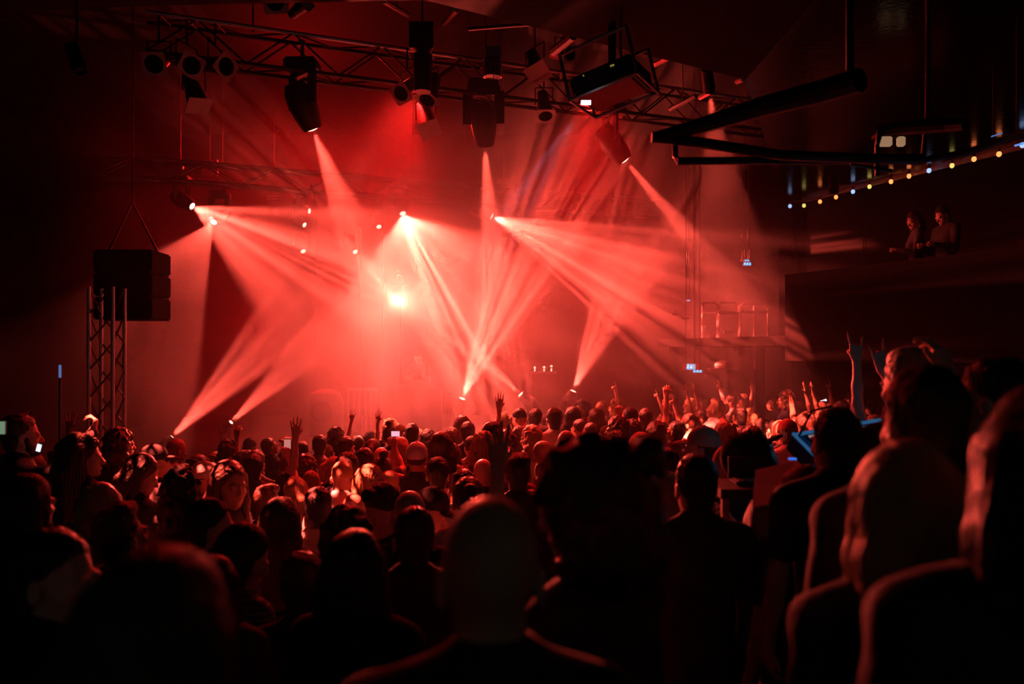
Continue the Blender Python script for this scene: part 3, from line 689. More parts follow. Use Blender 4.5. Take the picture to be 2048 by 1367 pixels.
def phone(u, v, Y, w, h, col, st, label, rz=0, tilt=0, roll=0):
    o = thing('phone', label, 'phone', at(u, v, Y), 'phones held in the crowd'); o.rotation_euler = (math.radians(tilt), math.radians(roll), math.radians(rz))
    MB().box((0, .004, 0), (w, .008, h), bev=.002).build('case', M_BLACK, o); MB().box((0, -.0025, 0), (w*.88, .002, h*.9)).build('screen', em('phone_screen', col, st), o)

def phone_holder(u, v, Y, s, label, plabel, *a, fem=0, hair='short', **k):
    """a person whose raised hand holds the phone"""
    p = at(u, v, Y); x, y = p.x-.17*s, p.y-.39*s; fz = floor_z(x, y)
    person(x, y, fz+1.75*s, fem, ('down', 'phone'), 0, 'ahead', hair, 'brown', 'short', 'black', 0, label); PEOPLE_XY.append((x, y, y))
    phone(u, v, Y, *a, plabel, **k)
phone_holder(575, 892, 7.5, 1.0, 'person filming with an upright phone at the front left', 'upright phone filming the stage, glowing at the front left', .072, .145, (.9, .30, .25), .6)
phone_holder(791, 867, 8.4, 1.0, 'person filming with a sideways phone in mid-crowd', 'sideways phone with pinkish screen in mid-crowd', .10, .06, (1, .45, .6), 1.0, fem=1, hair='tail')
phone_holder(1647, 801, 12.2, 1.02, 'person lit by the lower white phone behind the console', 'white glowing phone tilted among people behind the console', .11, .035, (.8, .85, 1), 1.6, roll=-18)
phone_holder(1718, 785, 11.4, 1.10, 'person lit by the higher white phone behind the console', 'higher white glowing phone at the right behind the console', .11, .035, (.8, .85, 1), 1.6, roll=-20)
# heads of the crowd on the main floor: u, v of the top, width in px
CROWD = """342 875 34|391 905 37|427 900 22|459 879 30|493 874 22|489 901 30|424 923 32|462 920 30|516 932 32|545 872 22|570 871 20|606 881 25|581 906 30|613 908 34|640 868 30|674 854 26|655 888 28|672 912 34|620 940 38|597 950 38|478 964 44|536 968 46
694 871 30|719 868 26|742 861 22|738 884 32|779 837 22|781 852 28|798 848 22|817 845 28|803 873 25|834 858 25|852 858 26|880 862 38|899 855 28|926 829 28|988 842 38|1013 822 24|1045 813 26|1038 851 28|942 871 30|968 862 36|1013 862 36|834 881 40|728 894 34|765 891 30|690 903 36|762 915 34|681 918 42|738 928 42|782 940 38|915 936 30|886 898 34|936 952 36|1050 976 38|820 980 36|707 986 40|905 885 30
1066 815 26|1093 826 20|1061 851 30|1086 848 28|1133 860 36|1154 837 26|1176 843 28|1143 812 26|1190 815 26|1258 812 28|1232 832 30|1262 839 28|1240 861 36|1284 863 44|1210 850 26|1345 806 20|1375 826 26|1322 820 22|1014 893 44|1090 880 34|1170 868 34|1345 838 28|1212 800 20|1165 800 20|1232 795 20|1305 840 30
1425 797 24|1462 787 20|1485 786 20|1441 838 34|1480 850 30|1502 815 24|1523 825 24|1570 780 22|1604 826 28|1629 787 18|1655 792 18|1703 780 18|1545 838 28|1402 812 22|1478 812 24|1590 800 20|1545 795 20|1520 793 18|1680 800 20|1640 812 24|1400 790 18|1440 803 20|1378 795 18|1480 868 40|1500 850 36|1625 858 38|1700 850 34|1745 828 30|1655 838 34|1570 838 30|1520 835 28|1610 822 26|1340 785 18|1730 800 20
225 900 30|180 905 34|205 925 36|300 930 38|340 965 44|275 950 40|150 935 40|110 900 34|20 905 44|75 900 38|330 905 30|130 880 30|205 965 44|260 1000 50|330 1010 54|500 1010 46|690 1010 50|100 985 52"""
LAND = [('the bare arm with spread thumb', 527, 905), ('the glowing phone at front left', 575, 890), ('the single open hand by the stage', 948, 830), ('the pale sideways cap', 1395, 860),
        ('the pinkish phone in mid-crowd', 791, 868), ('the shaven egg-shaped head', 966, 935), ('the limp raised hand', 1300, 800), ('the lit cap beyond the console', 1577, 820),
        ('the dot-sprinkled curly hair', 366, 960), ('the face looking down in black tee', 778, 985), ('the curly bun silhouette', 1190, 890), ('the curly head by the left tower', 243, 870),
        ('the shaven head near bearded cap wearer', 1457, 900), ('the bearded profile at left edge', 45, 850), ('the pale tee back', 637, 980), ('the white phone glow behind console', 1690, 795)]
rc = random.Random(11)
crowd = []
def clear(x, y, d):
    for (a, b, dd) in PEOPLE_XY:
        need = .47
        if ((a-x)/.45)**2+((b-y)/.31)**2 < 1: return False
    return True
for item in CROWD.replace('\n', '|').split('|'):
    u, v, wpx = map(int, item.split())
    dw = .165*F/wpx
    best = None
    for k in range(60):                                  # a distance that suits the head's size, the body height and the neighbours
        for sgn in (1, -1):
            d = dw*(1+sgn*k*.012)
            if d < 3.4 or d > 15.2: continue
            x, y, zt = placed(u, v, d); fz = floor_z(x, y); hgt = zt-fz
            if (y > 11.4+.4*x and x < 2.6) or x > 4.98+(13.5-y)*.4-.4 or y > 14: continue
            if hgt < 1.52 or hgt > 1.97: continue
            if not clear(x, y, d): continue
            best = (x, y, zt); break
        if best: break
    if not best: 
        print('no room for', u, v, wpx); continue
    x, y, zt = best; PEOPLE_XY.append((x, y, y)); crowd.append((u, v, x, y, zt))
VAR = [(0, ('down', 'down'), 'ahead'), (0, ('down', 'down'), 'left'), (0, ('down', 'down'), 'right'), (1, ('down', 'down'), 'ahead'), (1, ('down', 'down'), 'tiltl'), (1, ('down', 'bent'), 'right'),
       (0, ('down', 'bent'), 'up'), (0, ('front', 'front'), 'down'), (1, ('front', 'down'), 'left'), (0, ('down', 'down'), 'tiltr'), (1, ('down', 'down'), 'right')]
UPV = [(0, ('high', 'down'), 'ahead'), (1, ('up', 'up'), 'up'), (0, ('down', 'phone'), 'ahead'), (1, ('down', 'point'), 'ahead'), (0, ('horns', 'down'), 'left')]
info = []
for i, (u, v, x, y, zt) in enumerate(crowd):
    lively = (v < 832 and u > 1130 and i % 3 == 0) or i % 17 == 5
    fem, poses, head = rc.choice(UPV) if lively and y > 6 else rc.choice(VAR)
    hair = rc.choice(['long', 'wavy', 'bob', 'tail', 'bun', 'topbun', 'long', 'curly']) if fem else rc.choice(['short', 'short', 'crop', 'quiff', 'side', 'buzz', 'short', 'curly', 'bald'])
    hc = rc.choice(['black', 'brown', 'brown', 'fair'] if fem else ['black', 'brown', 'black', 'brown', 'fair'])
    cp = (rc.choice(['black', 'white', 'red']), rc.random() < .3) if (hair == 'crop' and rc.random() < .6) else None
    sl = 'none' if fem and rc.random() < .4 else rc.choice(['short', 'short', 'long'])
    scol = rc.choice(['black', 'black', 'charcoal', 'grey', 'white', 'red', 'navy', 'beige'])
    yaw = math.degrees(math.atan2(-(-1.2-x), 13.5-y))+rc.uniform(-24, 24)
    if i % 23 == 7: yaw += rc.choice((90, -90))
    info.append((fem, poses, head, hair, hc, sl, scol, yaw, cp, rc.choice((0, 0, 1, 1, 2)), i))
groups = {}
for i, (u, v, *_r) in enumerate(crowd):
    k = min(range(len(LAND)), key=lambda q: (LAND[q][1]-u)**2+((LAND[q][2]-v)*1.3)**2)
    du, dv = u-LAND[k][1], v-LAND[k][2]
    side = ('left of' if du < 0 else 'right of') if abs(du) > abs(dv)*1.3 else ('beyond' if dv < 0 else 'in front of')
    groups.setdefault((k, side), []).append((du*du+dv*dv, i))
ORD = ['nearest', 'second', 'third', 'fourth', 'fifth', 'sixth', 'seventh', 'eighth', 'ninth', 'tenth', 'eleventh', 'twelfth']
LAB = {}
for (k, side), lst in groups.items():
    for n, (_, i) in enumerate(sorted(lst)):
        fem, poses, head, hair, hc, sl, scol, yaw, cp, sk_, sd = info[i]
        desc = ('capped' if cp else HLAB[hair])+' person'
        up = ' with raised arm' if poses[0] in ('high', 'up', 'horns') or poses[1] in ('up', 'phone', 'point') else ' in '+('dark' if scol in ('black', 'charcoal', 'navy') else 'red' if scol == 'red' else 'pale')+' top'
        LAB[i] = desc+up+', '+ORD[n]+' '+side+' '+LAND[k][0]
for i, (u, v, x, y, zt) in enumerate(crowd):
    fem, poses, head, hair, hc, sl, scol, yaw, cp, sk_, sd = info[i]
    person(x, y, zt, fem, poses, yaw, head, hair, hc, sl, scol, sk_, LAB[i], 'dancing crowd on the floor', False, cp, False, 0, .22, sd+1)
# ------------------------------------------------------------------ the hall
def struct(mb, name, mat): return tag(mb.build(name, mat, smooth=False), kind='structure')
struct(MB().box((0, 8.5, -.1), (22, 21, .2)), 'floor', M_FLOOR)
struct(MB().prism([(-11, -2), (11, -2), (11, 1.9), (.6, 1.9), (.6, 1.9), (-11, 1.9)], -.001, .65), 'floor_back_platform', M_FLOOR)
struct(MB().prism([(.6, 1.9), (8, 1.9), (8, 3.15), (.6, 3.15)], -.001, .75), 'floor_console_platform', M_FLOOR)
struct(MB().prism([(.6, -1.99), (8, -1.99), (8, 1.9), (.6, 1.9)], .65, .75), 'floor_upper_platform', M_FLOOR)
struct(MB().prism([(-11, 1.9), (.6, 1.9), (.6, 3.0), (.45, 3.0), (-1.75, 3.0), (-11, 3.0)], -.001, .40), 'floor_step', M_FLOOR)
struct(MB().prism([(.45, 3.0), (.6, 3.0), (.6, 3.15), (8, 3.15), (8, 5.1), (.45, 5.1)], -.001, .40), 'floor_right_step', M_FLOOR)
struct(MB().prism([(-11, 3.0), (-1.75, 3.0), (-1.75, 6.7), (-11, 6.7)], -.001, .40), 'floor_left_step', M_FLOOR)
struct(MB().box((0, 19.2, 4), (24, .3, 8.6)), 'wall_back', M_DRAPE)
struct(MB().box((-11.1, 8.5, 4), (.2, 21, 8.6)), 'wall_left', M_WALL)
struct(MB().prism([(3.6, 10.5), (6.2, 10.5), (5.0, 13.4), (3.6, 13.4)], -.001, .12), 'floor_side_step', M_FLOOR)
# right wall: runs slanting under the low shiny ceiling
RW = [(4.98, 13.5), (6.6, 9.6), (8.7, 4.6), (9.2, -2)]
w_ = MB()
for (x0, y0), (x1, y1) in zip(RW, RW[1:]): w_.prism([(x0, y0), (x1, y1), (x1+.25, y1+.1), (x0+.25, y0+.1)], -.05, 5.2)
struct(w_, 'wall_right', M_WALL)
struct(MB().prism([(4.5, 13.5), (4.75, 13.6), (6.8, 19.1), (6.5, 19.1)], -.05, 8), 'wall_far_right', M_WALL)
struct(MB().prism([(4.5, 13.6), (4.9, 13.9), (11, 13.9), (11, 13.6)], 5.5, 7.8), 'wall_upper_right', M_WALL)
struct(MB().box((0, 8.5, 7.9), (22, 21, .2)), 'ceiling', M_CEIL)
LOW = [(-11, -2), (9.3, -2), (8.5, 4.7), (6.4, 9.7), (4.8, 13.6), (4.45, 13.5), (2.13, 7.3), (-.62, 5.66), (-2.6, 5.75), (-11, 6.6)]
lw = MB().prism([(-11, -2), (2.13, -2), (2.13, 7.3), (-.62, 5.66), (-2.6, 5.75), (-11, 6.6)], 5.1, 5.45)
struct(lw, 'ceiling_low_left', M_CEIL)
struct(MB().prism([(2.22, -2), (9.5, -2), (9.0, 4.7), (6.9, 9.7), (5.3, 13.8), (4.8, 14.0), (2.22, 7.6)], 5.2, 5.5), 'ceiling_low_right', M_GLOSS)
# trim strip where the low ceiling meets the right wall
struct(MB().bar((4.90, 13.5, 5.17), (6.52, 9.56, 5.17), .03, .06).bar((6.52, 9.56, 5.17), (8.6, 4.6, 5.17), .03, .06), 'trim_1', M_STEEL)
# gallery on the right
struct(MB().prism([(4.2, 14.3), (4.65, 12.9), (6.2, 9.4), (8.2, 4.6), (7.4, 4.6), (5.1, 9.0), (3.5, 12.4), (2.6, 14.3)], 2.72, 2.86), 'floor_gallery', M_MATTE)
struct(MB().prism([(3.95, 11.4), (5.1, 9.0), (7.4, 4.6), (7.34, 4.55), (5.03, 8.95), (3.88, 11.37)], 2.5, 3.72), 'wall_gallery_front', M_WALL)
for i_, (x_, y_) in enumerate(((2.85, 14.05), (3.75, 12.15), (5.2, 9.0))): struct(MB().box((x_, y_, 1.36), (.14, .14, 2.72)), 'column_%d' % (i_+1), M_WALL)
# stage deck, its front runs parallel to the trusses
def rig(x, off, z): return Vector((x, 0, 0))+Vector((0, off+.4*x, z))
struct(MB().prism([(-7.5, 8.9), (2.6, 12.9), (3.4, 18.9), (-7.5, 18.9)], 0, 1.15), 'floor_stage', M_MATTE)
struct(MB().bar((-7.5, 8.88, 1.17), (2.6, 12.88, 1.17), .05, .05), 'trim_2', M_STEEL)
# ------------------------------------------------------------------ trusses
def truss(name, x0, x1, off, ztop, hh, label, r=.026, wd=.30, lit=True):
    t = thing(name, label, 'truss', rig(x0, off, ztop))
    base = rig(x0, off, ztop); d = (rig(x1, off, ztop)-base); L = d.length; d.normalize(); n = Vector((-d.y, d.x, 0))
    ch = [n*(-wd/2), n*(wd/2), n*(-wd/2)-Vector((0, 0, hh)), n*(wd/2)-Vector((0, 0, hh))]
    for i, c in enumerate(ch): MB().tube([c, c+d*L], r, 8).build('chord', M_ALU if lit and i == 0 else M_TRUSS, t)  # one top chord bright, the rest black, to paint a lit rail
    rod = MB()
    for f in (.12, .5, .88): rod.tube([d*(L*f), d*(L*f)+Vector((0, 0, 7.81-ztop))], .010, 6)
    rod.build('hanging_rod', M_TRUSS, t)
    k = int(L/.5); b = MB()
    for i in range(k):
        a, e = d*(L*i/k), d*(L*(i+1)/k)
        for p, q in ((0, 2), (1, 3), (0, 1), (2, 3)):
            p, q = (p, q) if i % 2 else (q, p)
            b.tube([ch[p]+a, ch[q]+e], r*.45, 5)
    b.build('bracing', M_TRUSS, t); return t
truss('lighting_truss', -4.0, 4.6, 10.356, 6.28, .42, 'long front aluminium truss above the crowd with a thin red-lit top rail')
truss('lighting_truss', -6.2, 2.8, 14.4, 5.55, .30, 'middle truss across the stage, hidden in red smoke', wd=.25, lit=False)
# black roof steel seen above the front truss
for (u0, v0, Y0, u1, v1, Y1, r, lab) in ((768, 2, 7.4, 816, 30, 8.0, .025, 'red-lit roof bar sloping down right at the top edge'), (914, 18, 7.3, 888, 46, 8.2, .03, 'short red-lit roof bar leaning left near the top'),
                            (938, 58, 7.9, 1066, 48, 7.5, .02, 'long faint red roof bar just under the dark ceiling'), (1146, 72, 7.8, 1106, 104, 8.2, .045, 'slanted flat red-lit arm left of the projector'),
                            (1344, 112, 8.6, 1308, 130, 9.0, .03, 'slanted red-lit rod right of the projector'), (1392, 192, 9.8, 1340, 219, 10.2, .03, 'bright slanted red rod under the front truss right end'),
                            (1487, 158, 9.9, 1474, 163, 10.1, .035, 'tiny red-lit stub near the right end of the front truss'), (1420, 183, 9.9, 1400, 194, 10.2, .04, 'ribbed red-lit coil hanging at the right truss end'),
                            (1238, 95, 6.0, 1246, 124, 6.0, .012, 'short white-lit vertical rod on top of the projector cradle')):
    a, b = at(u0, v0, Y0), at(u1, v1, Y1)
    o = MB().tube([Vector((0, 0, 0)), b-a], r, 8).tube([(b-a)*.5, (b-a)*.5+Vector((0, 0, max(.1, 7.81-((a+b)/2).z)))], .008, 5).build('roof_bar', M_ALU); o.location = a; tag(o, lab, 'bar')
# ------------------------------------------------------------------ lamps
def moving_head(p, q, size, label, hang=True, group='moving head lamps', power=None, lens=M_LENS):
    """base, two-armed yoke, rounded head with a hot lens that looks from p to q; p is the lens"""
    p, q = Vector(p), Vector(q); s = size; d = (q-p).normalized()
    piv = p-d*.26*s; up = Vector((0, 0, 1)) if hang else Vector((0, 0, -1))
    base = piv+up*.30*s; t = thing('moving_head', label, 'stage lamp', base, group)
    loc = lambda v: v-base
    MB().box((0, 0, .05*s*up.z), (.30*s, .24*s, .11*s), bev=.02*s).build('base', M_BLACK, t)
    if hang: MB().tube([(0, 0, .10*s), (0, 0, .26*s)], .02*s, 8).box((0, 0, .26*s), (.06*s, .06*s, .05*s)).build('clamp', M_STEEL, t)
    ax = d.cross(Vector((0, 0, 1)));  ax = ax.normalized() if ax.length > .05 else Vector((1, 0, 0)); ax.z = 0; ax.normalize()
    y = MB()
    y.bar(ax*-.17*s, ax*.17*s, .05*s, .09*s)
    for sg in (-1, 1): y.bar(ax*sg*.16*s, ax*sg*.16*s-up*.33*s, .03*s, .10*s, up=ax)
    y.build('yoke', M_BLACK, t)
    M = aim(loc(piv), loc(p))
    MB().lathe([(.02*s, -.20*s), (.09*s, -.19*s), (.125*s, -.12*s), (.135*s, .0), (.12*s, .12*s), (.095*s, .22*s), (.085*s, .245*s), (.06*s, .245*s), (.06*s, .22*s)], M=M).build('head', M_BLACK, t)
    MB().lathe([(.0, .222*s), (.070*s, .222*s), (.066*s, .240*s), (.03*s, .252*s), (.0, .256*s)], M=M).build('lens', lens, t)
    return t
LAMPNAME = {'A': 'stage lamp at far left throwing a wide fan of rays right', 'B': 'stage lamp at left throwing rays down onto the dark speaker column', 'C': 'big hanging lamp at left of the front truss, beam down right',
 'D': 'big hanging lamp at centre of the front truss, beam straight down', 'E': 'big hanging lamp at right of the front truss, beam down right', 'F': 'brightest lamp above the table, wide fan of rays downwards',
 'G': 'lamp right of the centre hanging beam, rays fanning far right', 'H': 'floor lamp right of the table with a short blinding cone', 'I': 'floor lamp right of the blinding cone, thin beam up left',
 'J': 'rightmost floor lamp shooting a tall bundle of rays up', 'K': 'leftmost floor lamp whose beam climbs through smoke', 'L': 'small floor lamp right of the leftmost floor lamp',
 'M': 'small lamp lowest in the middle of the stage backdrop', 'N': 'small lamp left of the brightest lamp', 'O': 'small lamp topmost of the three dots at left', 'Q': 'small lamp, middle one of the three dots at left',
 'R': 'small lamp, lowest of the three dots at left', 'S': 'lamp hidden in the white glow above the table'}
for (k, u, v, Y, u2, v2, Y2, half, pw, g) in LAMPS:
    p, q = at(u, v, Y), at(u2, v2, Y2)
    low = k in 'HIJKL'; small = k in 'MNOQR'
    sz = 1.25 if k in 'CDE' else .75 if small else .58 if k in 'KL' else .9
    moving_head(p, q, sz, LAMPNAME[k], not low, 'floor moving heads' if low else 'hanging moving heads')
    if low:                                            # case that lifts a floor lamp
        d_ = (q-p).normalized(); pv = p-d_*.26*sz; h = pv.z-.405*sz-1.15
        if h > .05:
            t = thing('flight_case', {'K': 'low case under the leftmost floor lamp', 'L': 'low case under the small left floor lamp', 'H': 'black case under the blinding floor lamp', 'I': 'black case under the thin-beamed floor lamp', 'J': 'black case under the rightmost floor lamp'}[k], 'case', (pv.x, pv.y, 1.15))
            MB().box((0, 0, h/2), (.45, .45, h), bev=.01).build('body', M_CASE, t)
            b = MB()
            for sx in (-1, 1):
                for sy in (-1, 1): b.bar((sx*.22, sy*.22, 0), (sx*.22, sy*.22, h), .025)
            b.build('corner_rail', M_ALU, t)
for k in 'MNOS':
    if k == 'Z': continue
    L_ = [l for l in LAMPS if l[0] == k][0]; p = at(*L_[1:4])
    t = thing('lamp_stand', 'thin black pole carrying the '+{'M': 'lowest small centre lamp', 'N': 'lamp left of the brightest one', 'O': 'three small dots at left', 'S': 'lamp in the white glow'}[k], 'stand', (p.x, p.y+.45, 1.15))
    MB().tube([(0, 0, .02), (0, 0, p.z-1.15+.5)], .018, 8).tube([(0, 0, p.z-1.15+.48), (0, -.45, p.z-1.15+.48)], .015, 8).build('pole', M_BLACK, t)
    MB().lathe([(.14, 0), (.14, .015), (.02, .03)]).build('base', M_BLACK, t)
def par_can(u, v, Y, look, s, roll, label, bright=False, plate=False, can=True):
    Yl = 10.356/(1-.4*(u-1024)/F)-.30 if v > 20 else Y; p = at(u, v, Yl); t = thing('par_can', label, 'stage lamp', p, 'par cans on the front truss'); M = aim((0, 0, 0), Vector(look), roll)
    if can:
        MB().lathe([(.03*s, -.42*s), (.075*s, -.40*s), (.085*s, -.25*s), (.105*s, -.1*s), (.105*s, 0), (.098*s, 0), (.098*s, -.05*s), (.07*s, -.30*s), (.02*s, -.31*s)], M=M).build('can', M_BLACK, t)
    if plate: MB().box((0, 0, .006), (.25*s, .25*s, .006), M).build('gel_frame', M_ORANGE, t)
    else: MB().frame(.25*s, .25*s, .095*s, .006, M).build('gel_frame', M_ORANGE, t)
    c = M @ Vector((0, 0, -.2*s)); y = MB()
    for sg in (-1, 1):
        a = M @ Vector((sg*.12*s, 0, -.2*s)); y.tube([a, a+Vector((0, 0, .22))], .008, 5)
    a0, a1 = (M @ Vector((sg*.12*s, 0, -.2*s))+Vector((0, 0, .22)) for sg in (-1, 1)); y.tube([a0, a1], .008, 5); m0 = (a0+a1)/2; zt_ = (6.28 if p.z > 5.6 else 5.86)-p.z if v > 20 else 7.81-p.z; y.tube([m0, Vector((m0.x, m0.y, zt_)), Vector((m0.x, m0.y+.30, zt_))], .012, 6)
    y.build('yoke', M_BLACK, t); return t
par_can(308, 128, 8.9, (.15, -1, -.5), 1.0, .05, 'leftmost par can, square frame facing forward under the truss end')
par_can(383, 131, 8.9, (.75, -1, -.45), 1.0, -.35, 'second par can from left, square frame tilted')
par_can(452, 133, 9.0, (1.4, -1, -.45), 1.0, -.55, 'third par can from left, square frame turned sharply')
par_can(397, 211, 9.2, (.5, -.4, -1.2), 1.0, .25, 'par can pointing down below the second from left', plate=True)
par_can(802, 187, 9.9, (-.4, -1, -.8), .95, .3, 'faint par can frame left of the centre, one of a pair')
par_can(854, 200, 10.0, (-.25, -.55, -1), 1.0, .35, 'par can frame lying flat, right of the faint one')
par_can(858, 258, 10.0, (.3, -.6, -1.0), 1.05, .6, 'par can with closed diamond plate under the flat frame', plate=True)
par_can(1076, 146, 9.3, (.2, -.8, -.9), 1.15, .7, 'par can with bright diamond plate left of the projector', plate=True)
par_can(1091, 232, 10.0, (.1, -.5, -1), .95, .1, 'par can with small bright frame below the projector, left side')
par_can(550, 2, 7.8, (.1, -1, -.4), .95, .1, 'par can cut by the top picture edge at left')
par_can(612, 6, 7.8, (1, -.8, .3), .6, .8, 'small tilted par can cut by the top edge, right of its neighbour', plate=True)
par_can(1140, 108, 8.6, (.6, -.8, -.3), .9, .2, 'dim par can close beside the projector cradle')
for (u, v, Y, q, lab) in ((165, 152, 5.6, at(465, 975, 5.3), 'small dark spot lamp near the ceiling at the far left'), (1420, 190, 7.3, at(1500, 835, 9.6), 'spot lamp above the pipe frame near the right truss end')):
    p = at(u, v, Y); d_ = (q-p).normalized(); o = thing('spot_lamp', lab, 'stage lamp', p); M = aim(-d_*.03, d_*1.0)
    MB().lathe([(.02, -.22), (.05, -.21), (.055, -.03), (.05, -.0), (.045, -.0), (.045, -.03), (.0, -.035)], M=M).build('can', M_BLACK, o); MB().tube([-d_*.12, -d_*.12+Vector((0, 0, (5.1 if u < 300 else 7.81)-p.z-(-d_*.12).z))], .01, 6).build('yoke', M_TRUSS, o)
# bright metal drum lamp hanging in the centre
p = at(985, 128, 9.0); t = thing('drum_lamp', 'shiny upright metal can hanging under a square box at centre', 'stage lamp', p)
MB().lathe([(.085, -.16), (.105, -.15), (.105, .05), (.09, .06), (.0, .06)]).build('drum', M_CHROME, t)
MB().box((.01, 0, .11), (.17, .15, .14), bev=.006).build('ballast_box', M_STEEL, t); MB().tube([(-.07, 0, .18), (-.07, 0, 7.81-p.z)], .008, 6).build('hanger', M_STEEL, t)
MB().tube([(.0, -.11, .03), (.01, -.12, -.15), (.02, -.08, -.24)], .004, 5).build('cable', M_BLACK, t)
p = at(845, 100, 8.6); t = thing('hanging_speaker', 'dim tapered speaker hanging left of the shiny metal can', 'speaker', p)
MB().prism([(-.13, -.12), (.13, -.12), (.08, .12), (-.08, .12)], -.02, .26).build('cabinet', M_BLACK, t)
MB().lathe([(.09, -.45), (.10, -.05), (.05, -.02)]).build('horn', M_BLACK, t); MB().tube([(0, 0, .26), (0, 0, 7.81-p.z)], .012, 6).build('hanger', M_STEEL, t)
# projector in a cradle
pc = at(1224, 168, 6.1); t = thing('projector', 'hanging black projector, underside coloured red as if lit, throwing a pale beam', 'projector', pc)
pa, pb = at(1172, 207, 5.9)-pc, at(1165, 214, 5.75)-pc
fx = Vector((.10, -.9, -.10)).normalized()
lensp = at(1172, 205, 5.75); q_ = at(1040, 400, 7.8)
M = Matrix.Rotation(math.radians(-28), 4, 'Z') @ Matrix.Rotation(math.radians(-13), 4, 'Y')
MB().box((0, 0, 0), (.50, .46, .15), M, bev=.02).build('body', M_CASE, t)
MB().box((0, 0, -.082), (.40, .36, .012), M).build('red_lit_bottom', M_REDLIT, t)  # red light on the underside put into the plate's colour
b = MB()
for sx in (-1, 1):
    for sy in (-1, 1): b.tube([M @ Vector((sx*.27, sy*.25, -.1)), M @ Vector((sx*.27, sy*.25, .26))], .013, 6)
    b.tube([M @ Vector((sx*.27, -.25, -.1)), M @ Vector((sx*.27, .25, -.1))], .013, 6); b.tube([M @ Vector((-.27, sx*.25, -.1)), M @ Vector((.27, sx*.25, -.1))], .013, 6)
    b.tube([M @ Vector((-.27, sx*.25, .26)), M @ Vector((.27, sx*.25, .26))], .013, 6)
b.build('cradle', M_STEEL, t)
lp = MB(); lp.box((0, 0, 0), (.07, .012, .03), Matrix.Translation(lensp-pc)); lp.build('lens', em('projector_lens', (.75, .8, 1), 3), t)
MB().box((.10, -.235, .03), (.03, .01, .010), M).box((-.13, -.235, .045), (.008, .01, .008), M).build('status_light', em('status_yellow', (.9, .8, .15), .2), t)
MB().tube([(0, 0, .1), (0, 0, 7.81-pc.z)], .03, 8).build('ceiling_pole', M_BLACK, t)
# ------------------------------------------------------------------ flown speaker column, tower
top = at(254, 500, 9.6); zb = at(254, 640, 9.6).z; t = thing('line_array', 'tall black hanging speaker column that cuts off the left beam', 'speaker', (top.x, 9.6, zb))
n_ = 3; hh = (top.z-zb)/n_
for i in range(n_):
    c = MB().box((0, .15+.0*i, hh*(i+.5)), (.70, .55, hh*.96), bev=.02).build('cabinet', M_MATTE, t)
    MB().box((0, -.13, hh*(i+.5)), (.62, .015, hh*.8)).build('grille', M_MATTE, c)
MB().tube([(-.3, .15, hh*n_), (0, .15, hh*n_+.6), (.3, .15, hh*n_)], .015, 6).tube([(0, .15, hh*n_+.6), (0, .15, 7.81-zb)], .008, 6).build('rigging', M_TRUSS, t)
tz = at(214, 575, 8.8).z; t = thing('truss_tower', 'upright truss tower at left with red glints, below the speaker column', 'truss', (at(214, 700, 8.8).x, 8.8, 0))
for sx in (-.13, .13):
    for sy in (-.13, .13): MB().tube([(sx, sy, 0), (sx, sy, tz)], .022, 8).build('chord', M_ALU, t)
b = MB()
for i in range(11):
    z0, z1 = tz*i/11, tz*(i+1)/11
    for a, c in (((-.13, -.13), (.13, -.13)), ((.13, -.13), (.13, .13)), ((.13, .13), (-.13, .13)), ((-.13, .13), (-.13, -.13))): b.tube([(*a, z0), (*c, z1)], .010, 5)
b.build('bracing', M_TRUSS, t); MB().box((0, 0, .02), (.6, .6, .04)).build('base_plate', M_STEEL, t)
# ------------------------------------------------------------------ on the stage
tp = at(835, 770, 14.6); t = thing('dj_table', 'long table on the stage under the white glow, mixing gear on top', 'table', (tp.x, 14.6, 1.15)); th = tp.z-1.15
MB().box((0, 0, th-.03), (.95, .6, .06), bev=.01).build('table_top', M_CASE, t); MB().box((0, -.28, (th-.06)/2), (.9, .02, th-.06)).build('front_cloth', M_DRAPE, t)
for sx in (-.42, .42):
    for sy in (-.24, .24): MB().bar((sx, sy, 0), (sx, sy, th-.06), .04).build('leg', M_STEEL, t)
o = thing('dj_mixer', 'low black mixer on the table beside the bottle', 'mixer', (tp.x+.02, 14.55, tp.z)); MB().box((0, 0, .055), (.42, .34, .11), bev=.01).build('body', M_CASE, o)
for kx in (-.12, 0, .12): MB().lathe([(.015, .11), (.013, .13)], (kx, 0, 0), 12).build('knob', M_ALU, o)
o = thing('bottle', 'small bottle standing upright on the mixer at the table', 'bottle', (tp.x+.10, 14.42, tp.z+.13)); MB().lathe([(.03, 0), (.032, .15), (.012, .21), (.012, .26)], n=14).build('glass', M_GLASS, o); MB().lathe([(.014, .26), (.014, .275)], n=12).build('cap', em('bottle_cap_glow', (1, .75, .6), 1.0), o)  # cap made emissive to paint a bright highlight on it
o = thing('monitor_speaker', 'round-shouldered dark speaker left on the stage floor', 'speaker', (at(652, 800, 14.2).x, 14.2, 1.15)); zz = at(652, 778, 14.2).z-1.15
MB().lathe([(.30, 0), (.31, zz*.7), (.25, zz*.92), (.12, zz), (0, zz)]).build('shell', M_CASE, o); MB().lathe([(.2, 0), (.18, .03)], M=aim((0, -.28, zz*.55), (0, -1, zz*.55))).build('cone', M_MATTE, o)
o = thing('drum_rack', 'slatted stand between dark speaker and table', 'stand', (at(725, 800, 14.8).x, 14.8, 1.15)); zz = at(725, 778, 14.8).z-1.15
MB().bar((-.28, 0, zz), (.28, 0, zz), .05).build('top_rail', M_STEEL, o)
for kx in range(6): MB().tube([(-.26+kx*.104, 0, 0), (-.26+kx*.104, 0, zz)], .016, 6).build('post', M_STEEL, o)
